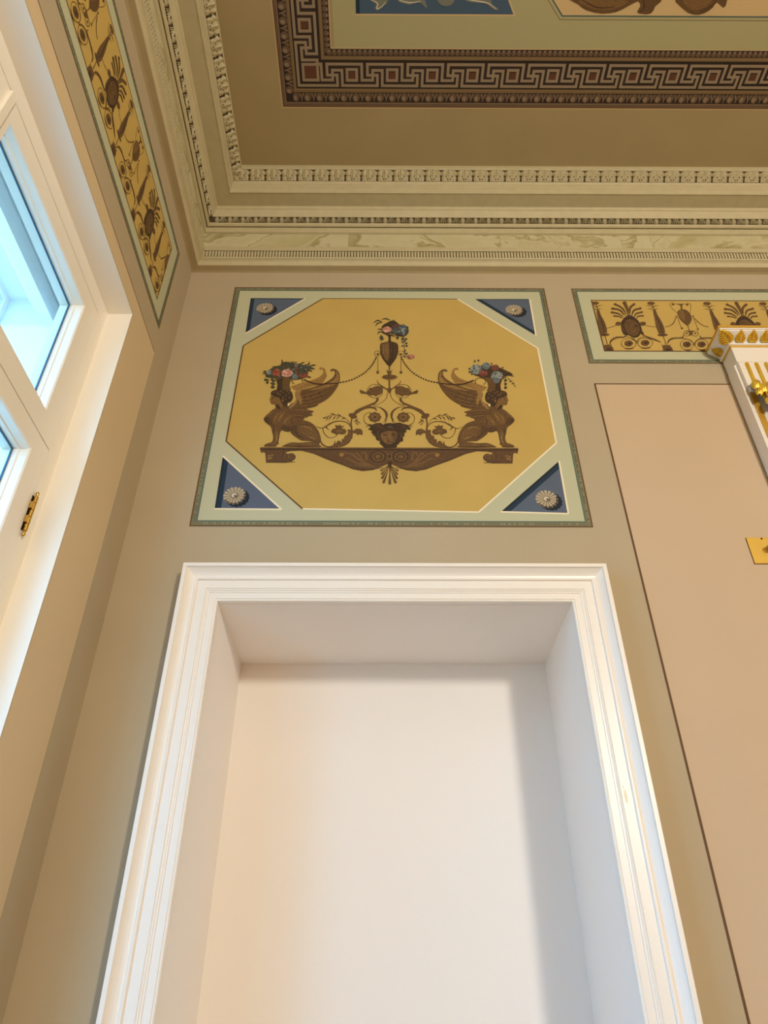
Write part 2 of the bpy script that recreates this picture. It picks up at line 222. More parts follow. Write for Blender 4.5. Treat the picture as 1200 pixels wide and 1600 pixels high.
ART['flowers_blue'] = (344, 3637, """G 9s 49,291 53,306 66,316 68,315 67,299 56,287
G 9s 85,298 82,312 90,324 92,324 98,311 93,298
G 9s 11,167 2,173 3,185 5,187 16,182 18,171
G 9s 191,263 185,271 189,281 191,282 200,275 198,265
G 9s 266,224 271,234 284,235 285,233 281,222 271,218
G 9s 270,183 303,185 335,176 335,174 302,169 270,175
G 9s 288,165 326,152 360,129 359,128 320,138 284,158
G 9s 242,200 275,202 307,193 307,191 274,186 242,192
G 9s 215,250 222,260 235,261 237,259 231,247 219,244
G 9s 22,208 9,208 0,219 0,221 14,223 25,215
G 9s 34,153 30,146 19,147 18,149 21,159 29,160
D 9 20,169 37,205 73,238 113,252 158,255 202,247 245,230 285,205 317,179 341,162 350,149 331,143 301,137 278,125 252,115 220,115 182,118 135,119 88,126 45,144
BL4 10 112,208 100,191 98,169 80,165 66,149 51,158 33,156 27,175 13,187 19,207 15,228 32,240 40,260 58,257 75,267 86,251 104,246 103,225
BL1 11 35,186 31,178 24,178 21,186 25,194 32,194
BL2 11 77,195 72,187 64,187 61,195 65,203 73,204
BL3 11 44,185 39,175 29,175 25,185 31,195 40,195
BL4 11 77,162 73,152 65,152 63,162 67,171 74,171
BL1 11 40,188 35,181 28,181 24,188 29,196 37,196
BL2 11 87,256 82,246 74,246 70,256 75,266 84,266
BL3 11 101,242 97,235 89,235 86,242 90,249 98,249
BL4 11 86,166 81,157 74,157 71,166 75,174 83,174
BL1 11 104,218 98,209 87,209 83,218 88,226 99,226
BL2 11 57,251 52,241 45,241 42,251 47,261 54,261
BL3 11 108,211 103,201 94,201 91,211 96,221 105,221
BL4 11 95,187 88,179 77,179 72,187 78,195 90,195
BL1 11 64,190 60,180 52,180 50,190 54,199 61,199
BL2 11 75,182 69,175 60,175 56,182 61,189 70,189
BL3 11 58,216 52,206 42,206 37,216 43,226 53,226
BL4 11 93,188 87,179 77,179 72,188 78,196 89,197
BL1 11 101,196 96,187 85,187 81,196 87,205 97,205
BL2 11 106,221 99,214 88,214 82,221 89,229 100,229
BL3 11 93,172 88,165 79,165 75,172 80,180 89,180
BL4 11 97,221 90,211 80,211 75,221 81,231 92,231
BL1 11 100,235 94,227 83,227 78,235 84,243 95,243
BL2 11 62,160 57,148 48,148 44,159 49,171 58,171
BL3 11 54,242 49,231 42,231 39,242 43,253 51,254
BL2 10 181,247 172,234 170,219 158,215 148,204 137,211 124,209 120,223 110,232 115,246 113,261 124,270 130,284 143,282 155,289 163,278 175,274 174,259
BL1 11 147,244 143,238 136,238 133,244 137,250 144,250
BL3 11 135,236 131,229 125,229 123,236 127,243 132,243
BL2 11 146,228 142,222 135,222 132,228 136,235 143,235
BL1 11 164,227 160,219 155,219 153,227 156,234 162,234
BL3 11 168,267 164,262 156,262 152,267 156,272 165,272
BL2 11 144,247 140,242 134,242 131,247 134,252 141,252
BL1 11 166,226 163,221 157,221 154,226 158,231 163,231
BL3 11 153,225 150,220 143,220 140,225 144,231 151,231
BL2 11 140,266 136,260 129,260 126,266 130,272 137,273
BL1 11 159,274 156,267 150,267 148,274 152,281 157,281
BL3 11 175,253 171,247 162,246 159,252 163,258 172,259
BL2 11 134,256 130,249 124,249 121,256 125,264 131,264
BL1 11 123,254 120,249 113,249 110,254 113,259 120,260
BL3 11 131,221 127,216 121,216 118,221 121,226 128,226
BL2 11 153,237 148,229 140,229 136,237 141,245 150,245
BL1 11 163,274 158,269 151,269 147,274 151,279 159,279
BL3 11 143,221 140,216 134,216 131,221 134,226 141,226
BL2 11 173,249 169,243 162,243 159,249 163,255 170,255
BL1 11 150,224 146,216 138,216 134,224 139,231 147,231
BL4 10 272,136 260,121 257,103 239,99 226,85 210,93 192,91 187,108 173,118 180,136 176,154 192,164 201,182 218,179 235,188 246,174 263,170 263,151
BL1 11 197,148 192,140 183,140 180,148 185,156 193,156
BL2 11 264,163 259,156 252,156 248,163 253,170 261,170
BL4 11 255,127 251,119 244,119 241,127 245,135 252,135
BL1 11 220,155 214,147 204,147 199,155 205,164 216,164
BL2 11 261,131 257,124 248,124 245,131 250,139 258,139
BL4 11 220,100 215,93 206,93 202,100 207,106 216,106
BL1 11 195,147 190,140 181,140 177,147 182,154 191,154
BL2 11 199,108 193,100 181,99 175,108 182,117 194,117
BL4 11 265,160 260,154 251,154 247,160 253,166 261,167
BL1 11 215,164 210,157 201,157 197,164 202,171 211,171
BL2 11 204,119 199,112 191,112 187,119 192,126 200,126
BL4 11 192,125 186,118 176,118 172,125 178,132 188,132
BL1 11 222,107 217,100 209,100 206,106 210,113 219,113
BL2 11 219,137 213,130 204,130 200,137 205,145 214,145
BL4 11 226,174 220,165 209,165 205,174 211,182 221,183
BL1 11 203,110 198,102 190,102 186,110 191,118 200,118
BL2 11 213,110 209,103 202,103 199,110 203,116 210,116
BL4 11 253,140 247,132 236,132 232,140 238,149 248,149
BL1 11 230,167 224,161 214,161 209,167 215,173 225,173
BL2 11 246,128 241,121 234,121 230,127 235,134 243,134
BL4 11 249,112 245,102 237,102 234,112 238,122 246,122
BL1 11 222,166 216,159 205,159 200,166 206,173 217,173
BL2 11 269,155 263,147 253,147 248,155 254,163 265,163
BL2 10 240,82 234,72 232,60 223,58 215,49 207,54 198,53 195,64 188,70 192,82 190,93 198,100 203,111 212,109 221,115 227,106 236,103 235,91
BL1 11 217,63 214,58 209,58 207,63 210,67 215,67
BL3 11 225,91 223,85 219,85 218,91 220,97 224,97
BL2 11 215,100 211,95 205,95 202,100 206,105 212,105
BL1 11 229,74 226,67 222,67 221,74 223,80 227,80
BL3 11 231,96 229,91 224,91 222,96 225,101 230,101
BL2 11 218,96 215,92 210,92 208,96 211,100 216,100
BL1 11 221,74 218,70 212,70 209,74 212,78 218,78
BL3 11 206,96 202,90 196,90 193,96 197,102 203,102
BL2 11 206,85 203,81 198,81 196,85 199,89 204,89
BL1 11 210,86 207,80 203,80 201,86 204,92 208,92
BL3 11 210,69 206,65 201,65 198,69 202,73 207,73
BL2 11 200,77 197,73 191,73 188,77 192,82 197,82
BL1 11 215,72 212,68 207,68 205,72 208,76 213,76
BL3 11 225,101 222,96 218,96 217,101 219,106 223,106
BL2 11 212,90 209,86 205,86 202,90 205,94 210,94
BL1 11 218,100 216,95 211,95 209,100 212,104 217,105
RD3 12 156,160 147,149 145,137 131,134 121,124 109,130 96,129 91,140 80,147 85,159 82,171 94,178 100,190 114,189 127,195 135,185 149,182 148,170
RD1 13 151,164 146,158 137,158 132,164 138,170 147,170
RD2 13 123,173 118,169 108,169 104,173 109,177 118,177
RD3 13 124,139 119,135 111,135 107,139 111,144 120,144
RD1 13 147,183 143,177 137,177 134,183 138,188 144,188
RD2 13 143,158 140,152 134,152 132,158 135,165 141,165
RD3 13 95,148 90,141 82,141 78,148 83,154 91,154
RD1 13 129,152 124,148 117,148 113,152 117,156 125,156
RD2 13 124,179 120,172 112,172 109,179 113,185 121,185
RD3 13 113,161 109,155 103,155 101,161 104,166 110,166
RD1 13 98,163 94,157 88,157 85,163 88,169 95,169
RD2 13 104,145 99,140 91,140 87,145 91,149 100,149
RD3 13 107,144 103,139 95,139 91,144 96,149 104,149
RD1 13 102,167 97,162 88,162 84,167 89,172 98,172
RD2 13 116,170 112,165 105,165 101,169 105,174 113,174
RD3 13 146,169 141,164 132,164 128,169 133,175 142,175
RD1 13 142,171 138,165 132,165 129,170 133,176 139,176
RD4 12 251,226 242,215 240,202 228,199 218,190 207,196 194,194 190,206 180,213 185,225 182,238 194,245 200,257 212,255 224,261 232,252 245,249 244,236
RD1 13 223,197 220,190 214,190 212,197 215,204 221,204
RD3 13 199,224 194,218 186,218 183,223 187,229 195,229
RD4 13 215,213 212,206 207,206 205,213 208,219 213,219
RD1 13 211,221 207,216 199,216 195,221 199,226 208,226
RD3 13 207,217 203,211 196,211 193,217 197,222 204,222
RD4 13 209,235 205,230 199,230 197,235 200,239 206,239
RD1 13 214,215 211,208 205,208 203,215 206,222 212,222
RD3 13 233,229 230,224 225,224 223,229 226,233 231,233
RD4 13 214,251 211,246 206,246 204,251 207,257 212,257
RD1 13 244,225 240,218 233,218 230,225 234,232 241,232
RD3 13 219,198 214,191 206,191 203,198 207,204 216,204
RD4 13 244,225 240,220 231,220 227,225 232,230 241,230
RD1 13 233,247 229,241 221,241 218,247 222,252 230,252
RD3 13 229,224 226,219 221,219 218,224 221,229 227,229
RD4 13 247,231 243,225 235,225 231,231 236,237 244,237
RD1 13 207,246 202,240 194,240 190,246 195,253 203,253
G 10 318,99 315,94 309,94 306,99 310,104 316,104
G 10 325,75 322,70 316,70 313,75 317,80 323,80
G 10 334,74 331,69 325,69 323,74 326,79 332,79
G 10 341,50 338,45 332,45 330,50 333,55 339,55
G 10 351,49 347,44 341,44 339,49 342,54 348,54
G 10 357,25 354,20 348,20 346,25 349,30 355,30
G 9s 305,108 312,102 323,94 334,83 343,70 348,53 351,33 354,13 355,0 354,0 352,13 350,32 346,53 341,69 332,82 321,92 311,100 304,106""")
ART['flowers_roses'] = (-472, 3630, """G 9 27,164 33,185 48,206 75,230 103,249 123,256 136,262 141,277 147,293 164,299 189,299 224,288 263,275 299,269 332,263 360,250 376,232 370,209 358,183 359,155 353,129 316,110 275,99 260,106 241,117 189,121 131,122 81,120 43,122 28,140
D 10s 148,286 141,310 141,326 143,327 151,313 154,287
D 10s 171,268 171,292 179,305 181,305 182,291 177,268
D 10s 201,268 199,292 204,305 206,305 210,291 207,268
D 10s 252,269 252,293 260,306 262,305 263,291 258,268
D 10s 287,271 305,294 329,300 330,299 313,284 291,266
D 10s 314,246 332,269 356,276 357,274 340,259 318,242
D 10s 356,245 356,281 365,306 367,306 368,279 362,244
D 10s 374,259 397,272 421,264 421,262 399,258 376,254
D 10s 377,229 397,233 416,218 415,216 394,220 377,223
D 10s 371,210 386,207 397,187 395,186 379,197 368,205
D 10s 121,234 94,237 68,239 68,241 95,250 122,240
D 10s 32,185 17,186 3,187 3,189 17,200 34,191
D 10s 34,167 19,165 2,163 1,165 16,178 35,173
D 10s 357,132 376,136 392,121 391,120 372,123 357,126
D 10s 226,280 219,296 219,305 221,306 229,299 231,281
D 10s 320,204 346,198 368,175 367,174 340,187 318,199
D 10s 343,192 359,206 378,203 378,201 364,194 347,187
RD4 11 273,186 270,178 263,178 258,186 262,193 269,193
D 11 154,276 151,269 143,268 139,276 142,283 150,283
BL2 11 146,138 143,130 136,130 131,137 134,145 142,145
G 11 366,146 362,139 355,139 351,146 354,153 362,153
BL1 11 312,190 309,183 301,183 297,190 300,197 308,197
RD1 11 206,156 203,148 195,148 191,155 194,163 201,163
RD4 11 202,250 199,242 191,242 187,249 190,257 197,257
D 11 243,254 239,247 232,247 227,254 231,262 238,262
BL2 11 312,234 309,227 302,227 297,234 301,242 308,242
G 11 262,233 258,226 251,226 246,233 250,240 257,241
BL1 11 339,248 335,241 328,241 323,248 327,255 334,256
RD1 11 257,210 254,203 246,203 242,210 245,217 253,217
RD4 11 174,243 170,235 163,235 158,243 161,250 169,250
D 11 298,183 295,176 287,176 283,183 286,190 294,190
BL2 11 273,250 270,243 262,243 258,250 261,258 269,258
G 11 345,234 341,227 334,227 329,234 333,241 340,241
BL1 11 268,219 265,211 257,211 253,219 256,226 264,226
RD1 11 261,245 258,238 250,238 246,245 249,253 256,253
RD4 11 289,268 286,261 278,261 274,268 277,276 285,276
D 11 237,240 234,233 226,233 222,240 225,248 233,248
BL2 11 214,222 211,215 204,215 199,222 202,230 210,230
G 11 274,223 270,215 263,215 259,223 262,230 269,230
BL1 11 259,205 255,198 248,198 243,205 247,213 254,213
RD1 11 362,189 358,182 351,182 347,189 350,197 357,197
RD4 11 97,183 93,176 86,176 81,183 85,190 92,191
D 11 157,291 154,283 146,283 142,290 145,298 153,298
BL2 11 269,275 266,268 258,268 254,275 257,283 265,283
G 11 353,200 350,193 342,193 338,200 341,208 349,208
BL1 11 216,286 213,278 205,278 201,286 204,293 212,293
RD1 11 287,181 284,174 276,174 272,181 275,188 283,188
RD4 11 276,157 272,150 265,150 261,157 264,165 271,165
D 11 297,196 294,189 286,189 282,196 285,204 293,204
BL2 11 250,212 247,204 239,204 235,212 238,219 245,219
G 11 248,295 245,287 237,287 233,295 236,302 244,302
BL1 11 402,231 398,224 391,224 386,231 390,239 397,239
RD1 11 275,177 272,170 265,170 260,177 264,184 271,184
RD4 11 272,218 269,210 261,210 257,218 260,225 268,225
D 11 286,268 283,260 275,260 271,268 274,275 282,275
BL2 11 351,213 347,205 340,205 335,213 339,220 346,220
G 11 235,191 231,184 224,184 219,191 223,199 230,199
BL1 11 283,261 280,253 272,253 268,260 271,268 279,268
RD1 11 274,225 271,218 263,218 259,225 262,233 270,233
RD4 11 285,212 282,204 274,204 270,212 273,219 281,219
D 11 302,270 299,262 291,262 287,270 290,277 298,277
BL2 11 263,259 260,252 252,252 248,259 251,267 259,267
G 11 290,275 286,267 279,267 274,275 278,282 285,282
RO3 12 150,173 143,160 144,143 131,139 123,127 110,135 97,132 90,148 78,157 80,173 75,189 85,198 89,214 103,212 115,220 125,208 139,204 141,187
RO1 13 121,168 119,160 112,160 107,168 110,176 117,176
RO2 13 99,160 97,152 91,152 88,160 90,167 95,167
RO3 13 147,187 144,181 135,181 131,187 134,193 143,193
RO1 13 140,197 137,189 131,189 128,197 130,204 136,204
RO2 13 130,172 127,166 121,166 117,171 119,177 126,177
RO3 13 117,210 114,203 108,203 104,210 107,216 113,216
RO1 13 128,166 125,158 117,158 112,166 115,173 123,173
RO2 13 141,164 138,155 131,155 127,164 130,172 137,172
RO3 13 112,204 109,195 101,195 97,204 100,213 107,213
RO1 13 137,175 135,167 128,167 125,175 127,184 133,184
RO2 13 137,164 134,157 129,157 125,164 128,170 133,170
RO3 13 137,164 134,155 125,155 120,164 124,173 132,173
RO1 13 124,203 120,196 113,196 108,203 112,209 119,209
RO2 13 133,150 129,144 121,144 117,150 120,155 128,156
RO3 13 147,169 145,161 138,161 134,169 137,177 143,177
RO1 13 112,212 110,206 103,206 99,212 102,219 108,219
RO2 13 127,207 124,198 116,198 111,207 114,215 122,215
PK3 12 244,171 235,157 235,139 219,135 209,122 193,130 176,128 168,144 154,153 157,170 151,187 164,197 169,214 187,211 201,220 214,207 230,203 233,185
PK1 13 227,141 223,133 215,133 211,141 214,148 222,148
PK2 13 246,167 241,161 231,161 225,167 230,173 241,173
PK3 13 219,175 215,167 207,167 203,175 206,183 214,183
PK1 13 237,184 235,177 228,177 224,184 227,192 234,192
PK2 13 179,180 175,174 164,174 159,180 163,186 174,186
PK3 13 204,177 201,171 193,171 189,177 193,183 200,183
PK1 13 196,138 192,130 183,130 178,138 182,147 191,147
PK2 13 201,135 196,129 186,129 181,135 185,142 195,142
PK3 13 189,134 185,125 175,125 170,134 174,143 183,144
PK1 13 206,209 202,202 194,202 189,209 193,216 201,217
PK2 13 173,146 170,136 163,136 158,146 161,155 169,155
PK3 13 183,157 180,150 171,150 166,157 170,164 178,164
PK1 13 196,169 193,160 186,160 182,169 185,177 192,177
PK2 13 200,176 196,169 188,169 184,176 187,182 195,182
PK3 13 234,160 230,155 221,155 216,160 220,166 229,166
PK1 13 170,187 167,180 159,180 155,187 158,194 166,194
PK2 13 186,194 182,186 173,186 168,194 172,201 181,201
PK3 13 229,191 225,184 216,184 210,191 215,198 224,198
BL4 12 74,179 70,171 71,160 64,158 59,150 52,155 44,154 40,163 33,169 34,179 31,189 37,195 39,204 47,203 54,208 60,200 68,198 69,187
BL1 13 58,191 56,186 51,186 48,191 50,196 55,196
G 13 69,182 67,177 63,177 60,182 62,187 66,187
BL4 13 44,195 43,191 40,191 38,195 39,199 42,199
BL1 13 73,171 72,166 68,166 66,171 67,176 71,176
G 13 56,164 55,160 52,160 50,164 51,168 55,168
BL4 13 64,183 63,177 59,177 57,183 58,188 62,188
BL1 13 62,178 60,173 56,172 53,178 55,183 59,183
G 13 74,178 72,174 67,174 64,178 66,181 71,181
BL4 13 48,194 46,188 42,188 39,194 41,199 45,199
BL1 13 66,179 65,175 60,175 57,179 59,183 64,183
G 13 57,159 55,155 50,155 47,158 49,162 54,162
BL4 13 48,176 46,171 42,171 40,176 41,180 45,180
BL1 13 57,185 55,181 51,181 48,185 50,190 54,190
BL2 12 284,129 280,119 280,106 272,103 267,93 260,99 251,98 247,109 240,116 241,129 238,141 245,148 247,160 255,158 262,164 269,155 277,152 278,139
BL1 13 248,131 246,127 241,127 238,131 240,135 246,135
G 13 260,101 258,96 254,96 251,101 253,106 258,106
BL2 13 257,132 254,127 249,127 246,132 249,137 254,137
BL1 13 264,129 262,125 257,125 254,129 257,134 261,134
G 13 276,137 274,130 269,130 266,137 268,143 273,143
BL2 13 269,136 267,131 263,131 261,136 262,142 266,142
BL1 13 260,143 258,137 253,137 250,143 252,149 257,149
G 13 272,113 270,109 264,109 261,113 264,117 269,117
BL2 13 265,137 263,130 258,130 255,136 257,143 262,143
BL1 13 250,112 248,107 244,107 241,112 243,116 247,116
G 13 256,108 255,104 251,104 248,108 250,112 254,112
BL2 13 259,101 257,95 253,95 251,101 253,106 256,106
BL1 13 260,159 259,154 255,154 253,159 255,163 258,163
G 13 273,118 271,114 265,114 262,118 265,123 270,123
G 12 387,238 383,231 383,222 377,220 372,214 366,218 359,217 356,225 350,230 352,238 349,246 354,251 357,259 364,258 369,262 374,256 381,254 382,245
BL1 13 374,223 372,220 369,220 367,223 368,226 372,226
BL4 13 367,231 365,227 361,227 359,230 361,234 365,234
G 13 386,230 385,227 381,227 379,229 380,232 384,232
BL1 13 369,246 368,243 365,243 363,246 364,250 367,250
BL4 13 366,252 365,248 362,248 360,252 361,255 364,255
G 13 384,224 382,221 378,221 376,224 378,228 381,228
BL1 13 371,234 369,230 365,230 362,234 364,238 368,238
BL4 13 371,257 370,253 367,253 365,257 366,261 369,261
G 13 384,233 383,229 379,229 377,232 379,236 382,236
BL1 13 363,253 361,250 358,250 356,253 358,256 361,256
BL4 13 371,257 370,253 367,253 365,257 367,261 370,261
G 13 367,230 366,226 362,226 361,230 362,233 365,233
BL1 13 378,240 377,237 373,237 372,240 373,242 377,242
RD1 11 361,144 353,136 353,127 340,125 331,117 319,122 305,121 299,129 288,135 291,144 286,153 297,158 302,167 316,166 328,171 337,164 351,162 352,152
RD4 12 323,128 320,125 314,125 311,128 314,131 320,131
D 12 335,162 332,158 324,158 320,162 323,167 331,167
RD1 12 351,141 346,138 338,138 333,141 337,144 346,144
RD4 12 347,161 345,156 339,156 336,161 339,165 344,165
D 12 306,150 302,146 295,146 291,150 295,153 302,153
RD1 12 323,127 320,123 314,123 310,127 313,132 320,132
RD4 12 318,140 315,137 310,137 306,140 309,143 315,143
D 12 324,156 322,152 316,152 312,156 315,161 321,161
RD1 12 321,147 318,143 311,143 307,147 310,150 318,150
RD4 12 324,151 321,146 314,146 310,151 313,156 320,156
D 12 334,150 330,145 321,145 316,150 320,154 329,154
RD1 12 325,164 320,160 312,160 307,164 311,167 320,167
RD4 12 335,165 331,162 322,162 318,165 322,168 330,168
D 12 314,134 311,130 303,130 300,134 303,138 310,138
RD1 12 351,127 349,123 343,123 340,127 343,132 348,132
G 10 46,98 39,89 32,82 24,92 23,104 29,114 37,107
G 10 64,66 57,56 49,50 42,60 41,71 46,81 55,75
G 10 115,86 108,77 100,71 93,80 92,92 98,102 106,96
G 10 115,51 108,42 101,35 93,45 92,57 98,66 107,60
G 10 116,15 109,6 102,-1 94,9 93,20 99,30 108,24
G 10 63,92 56,83 49,76 41,86 40,98 46,108 55,101""")
ART['console_shelf'] = (-441, 3220, """SH 4 1878,221 1877,199 1867,167 1849,176 1837,164 1822,76 1675,76 1638,88 1616,114 1615,140 1639,162 1677,160 1690,175 1652,186 1576,190 1488,162 1376,101 1267,53 1201,18 1128,0 1055,11 992,44 955,64 923,64 886,44 823,11 750,0 677,18 611,53 502,101 390,162 302,190 226,186 188,175 201,160 239,162 263,140 261,114 239,88 203,76 55,76 41,164 29,176 11,167 1,199 -1,221
D 5 -1,212 1878,212 1878,197 -1,197
LB 6 -1,223 1878,223 1878,213 -1,213
LB 7 921,161 957,161 957,111 921,111
D 8 927,153 951,153 951,121 927,121""")
ART['console_shelf__both'] = (40, 3227, """D 6s 117,121 114,105 105,89 92,77 76,69 58,66 40,69 23,77 11,89 2,105 -1,122 2,139 11,155 24,168 41,176 59,178 77,176 94,168 107,155 115,140 117,123 107,122 105,136 98,149 88,159 74,166 59,168 44,165 30,159 19,149 12,136 10,122 12,108 19,95 29,86 43,79 58,77 73,79 86,86 97,96 104,108 107,123
LB 7s 102,122 100,109 94,98 84,88 71,82 58,80 44,82 32,88 23,97 16,109 14,122 17,135 23,147 33,156 45,162 59,164 72,162 85,156 94,147 100,135 102,123 96,122 94,133 89,143 81,151 70,156 59,158 47,156 37,151 28,143 23,133 21,122 23,111 28,101 36,94 46,89 58,87 69,89 80,94 88,102 94,111 96,123
D 7s 90,122 89,113 84,105 77,99 68,95 58,93 48,95 39,99 32,105 28,113 26,122 28,131 33,139 40,146 49,150 59,151 69,150 77,146 84,139 89,131 90,123 86,122 84,130 81,136 75,142 67,145 59,146 50,145 43,142 36,136 33,129 31,122 32,115 36,108 42,103 50,99 58,98 66,99 74,103 80,108 84,115 86,123
LB 8 75,122 71,112 60,108 50,112 45,122 50,132 60,137 71,132
LB 7s 109,43 123,52 142,64 164,77 183,91 200,106 217,123 233,140 251,152 270,158 289,160 306,160 320,157 329,150 332,139 333,130 334,124 328,123 327,129 326,138 323,146 317,150 306,151 290,151 272,148 256,142 241,131 225,115 208,98 191,82 170,68 148,54 129,42 115,34
LB 7s 130,56 146,58 167,60 191,63 212,68 229,77 247,90 264,101 278,109 290,109 299,104 305,99 309,95 305,91 301,94 295,99 289,102 281,101 269,94 253,81 235,68 216,57 193,51 169,48 147,47 131,45
LB 7s 135,87 136,98 136,116 138,134 141,149 147,159 155,166 164,170 173,169 178,162 180,152 181,142 182,135 176,134 175,141 172,150 170,158 168,161 167,160 162,157 156,152 152,145 150,132 148,115 147,98 146,86
LB 7s 154,77 162,89 172,106 183,124 193,138 199,147 205,155 210,161 218,163 223,158 226,149 227,141 228,135 222,134 221,140 219,147 216,154 216,155 216,154 213,149 208,141 202,132 193,118 182,100 171,83 163,72
LB 7s 75,32 84,33 96,35 112,37 130,39 152,41 179,44 204,46 222,48 223,42 205,39 180,34 154,30 131,27 113,25 98,23 85,22 76,21
WL 8 339,139 335,126 325,119 314,121 307,132 307,146 315,157 326,159 336,152
D 6s 21,23 40,19 67,13 99,8 130,6 160,7 192,10 224,15 257,24 291,38 326,56 362,76 398,95 437,116 479,139 516,160 542,174 544,171 518,156 481,136 439,112 400,91 365,71 329,51 294,33 259,19 225,9 192,4 160,1 130,1 98,3 67,8 39,14 20,18
LB 7s 707,120 705,114 702,108 697,103 691,99 684,98 678,99 672,103 667,108 665,114 664,121 666,128 670,134 675,139 681,142 687,143 694,142 700,139 704,134 707,128 707,121 701,121 701,126 699,131 696,135 692,137 687,138 683,137 678,134 674,131 671,126 670,121 671,115 672,111 675,107 679,105 684,104 689,105 693,107 697,111 700,116 701,122
D 6s 698,93 692,90 685,89 679,89 672,91 667,95 662,100 659,105 657,112 656,119 657,126 660,133 663,140 668,145 674,149 680,152 687,153 694,152 700,150 706,146 710,142 706,138 702,143 698,146 693,148 687,148 682,147 676,145 671,141 667,137 664,131 662,125 661,119 661,113 663,107 666,102 670,98 674,96 679,94 685,94 690,95 696,98
LB 7s 725,168 728,162 732,153 736,143 739,132 739,121 738,108 737,97 736,89 733,90 733,97 733,108 733,120 732,131 729,141 726,151 722,160 719,166
D 6s 742,182 743,175 745,165 748,152 749,139 749,122 747,103 746,84 745,72 742,72 743,85 743,103 744,122 744,139 743,152 741,164 739,174 738,181
L 7 834,132 829,125 822,123 816,128 817,136 823,141 831,139
L 7 855,125 850,118 842,116 837,121 837,129 844,134 852,132
L 7 839,107 835,100 827,98 821,103 822,111 829,116 837,114
L 7 855,100 851,93 843,91 837,96 838,104 844,109 852,107
D 6s 654,71 858,70 858,65 654,66""")
ART['palmette'] = (21, 3160, """B 5s 22,184 22,169 22,149 22,125 21,102 23,77 25,50 26,26 28,9 6,10 7,26 9,51 11,77 13,102 13,125 13,149 13,170 13,184
B 5 26,10 23,3 18,-1 12,1 8,6 8,13 12,18 18,20 23,16
D 6 -1,208 36,208 26,160 17,143 8,160""")
ART['palmette__both'] = (31, 3165, """B 5s 3,162 5,150 8,133 11,112 16,93 23,71 32,48 41,27 47,12 27,6 24,21 19,44 14,69 9,91 6,111 3,132 2,150 1,162
B 5 46,9 43,15 37,18 31,15 28,9 31,2 37,0 43,2
B 5s 5,163 9,152 13,137 19,120 25,105 33,90 42,75 50,61 55,52 38,44 34,54 29,69 23,86 18,102 13,118 9,136 5,151 2,162
B 5 56,48 53,54 47,57 40,54 38,48 40,42 46,39 53,41
B 5s 7,163 11,156 17,145 24,133 30,123 37,114 45,104 51,96 56,91 41,82 38,88 34,98 29,108 24,119 19,131 13,143 8,154 4,162
B 5 58,86 55,92 49,95 42,92 40,86 42,80 49,77 55,80
B 5s 8,163 13,159 18,153 25,147 31,141 38,136 46,131 53,126 57,123 48,112 44,116 39,123 33,130 27,136 21,143 15,150 10,157 6,161
B 5 62,118 59,124 53,127 46,124 44,118 46,111 53,109 59,111""")
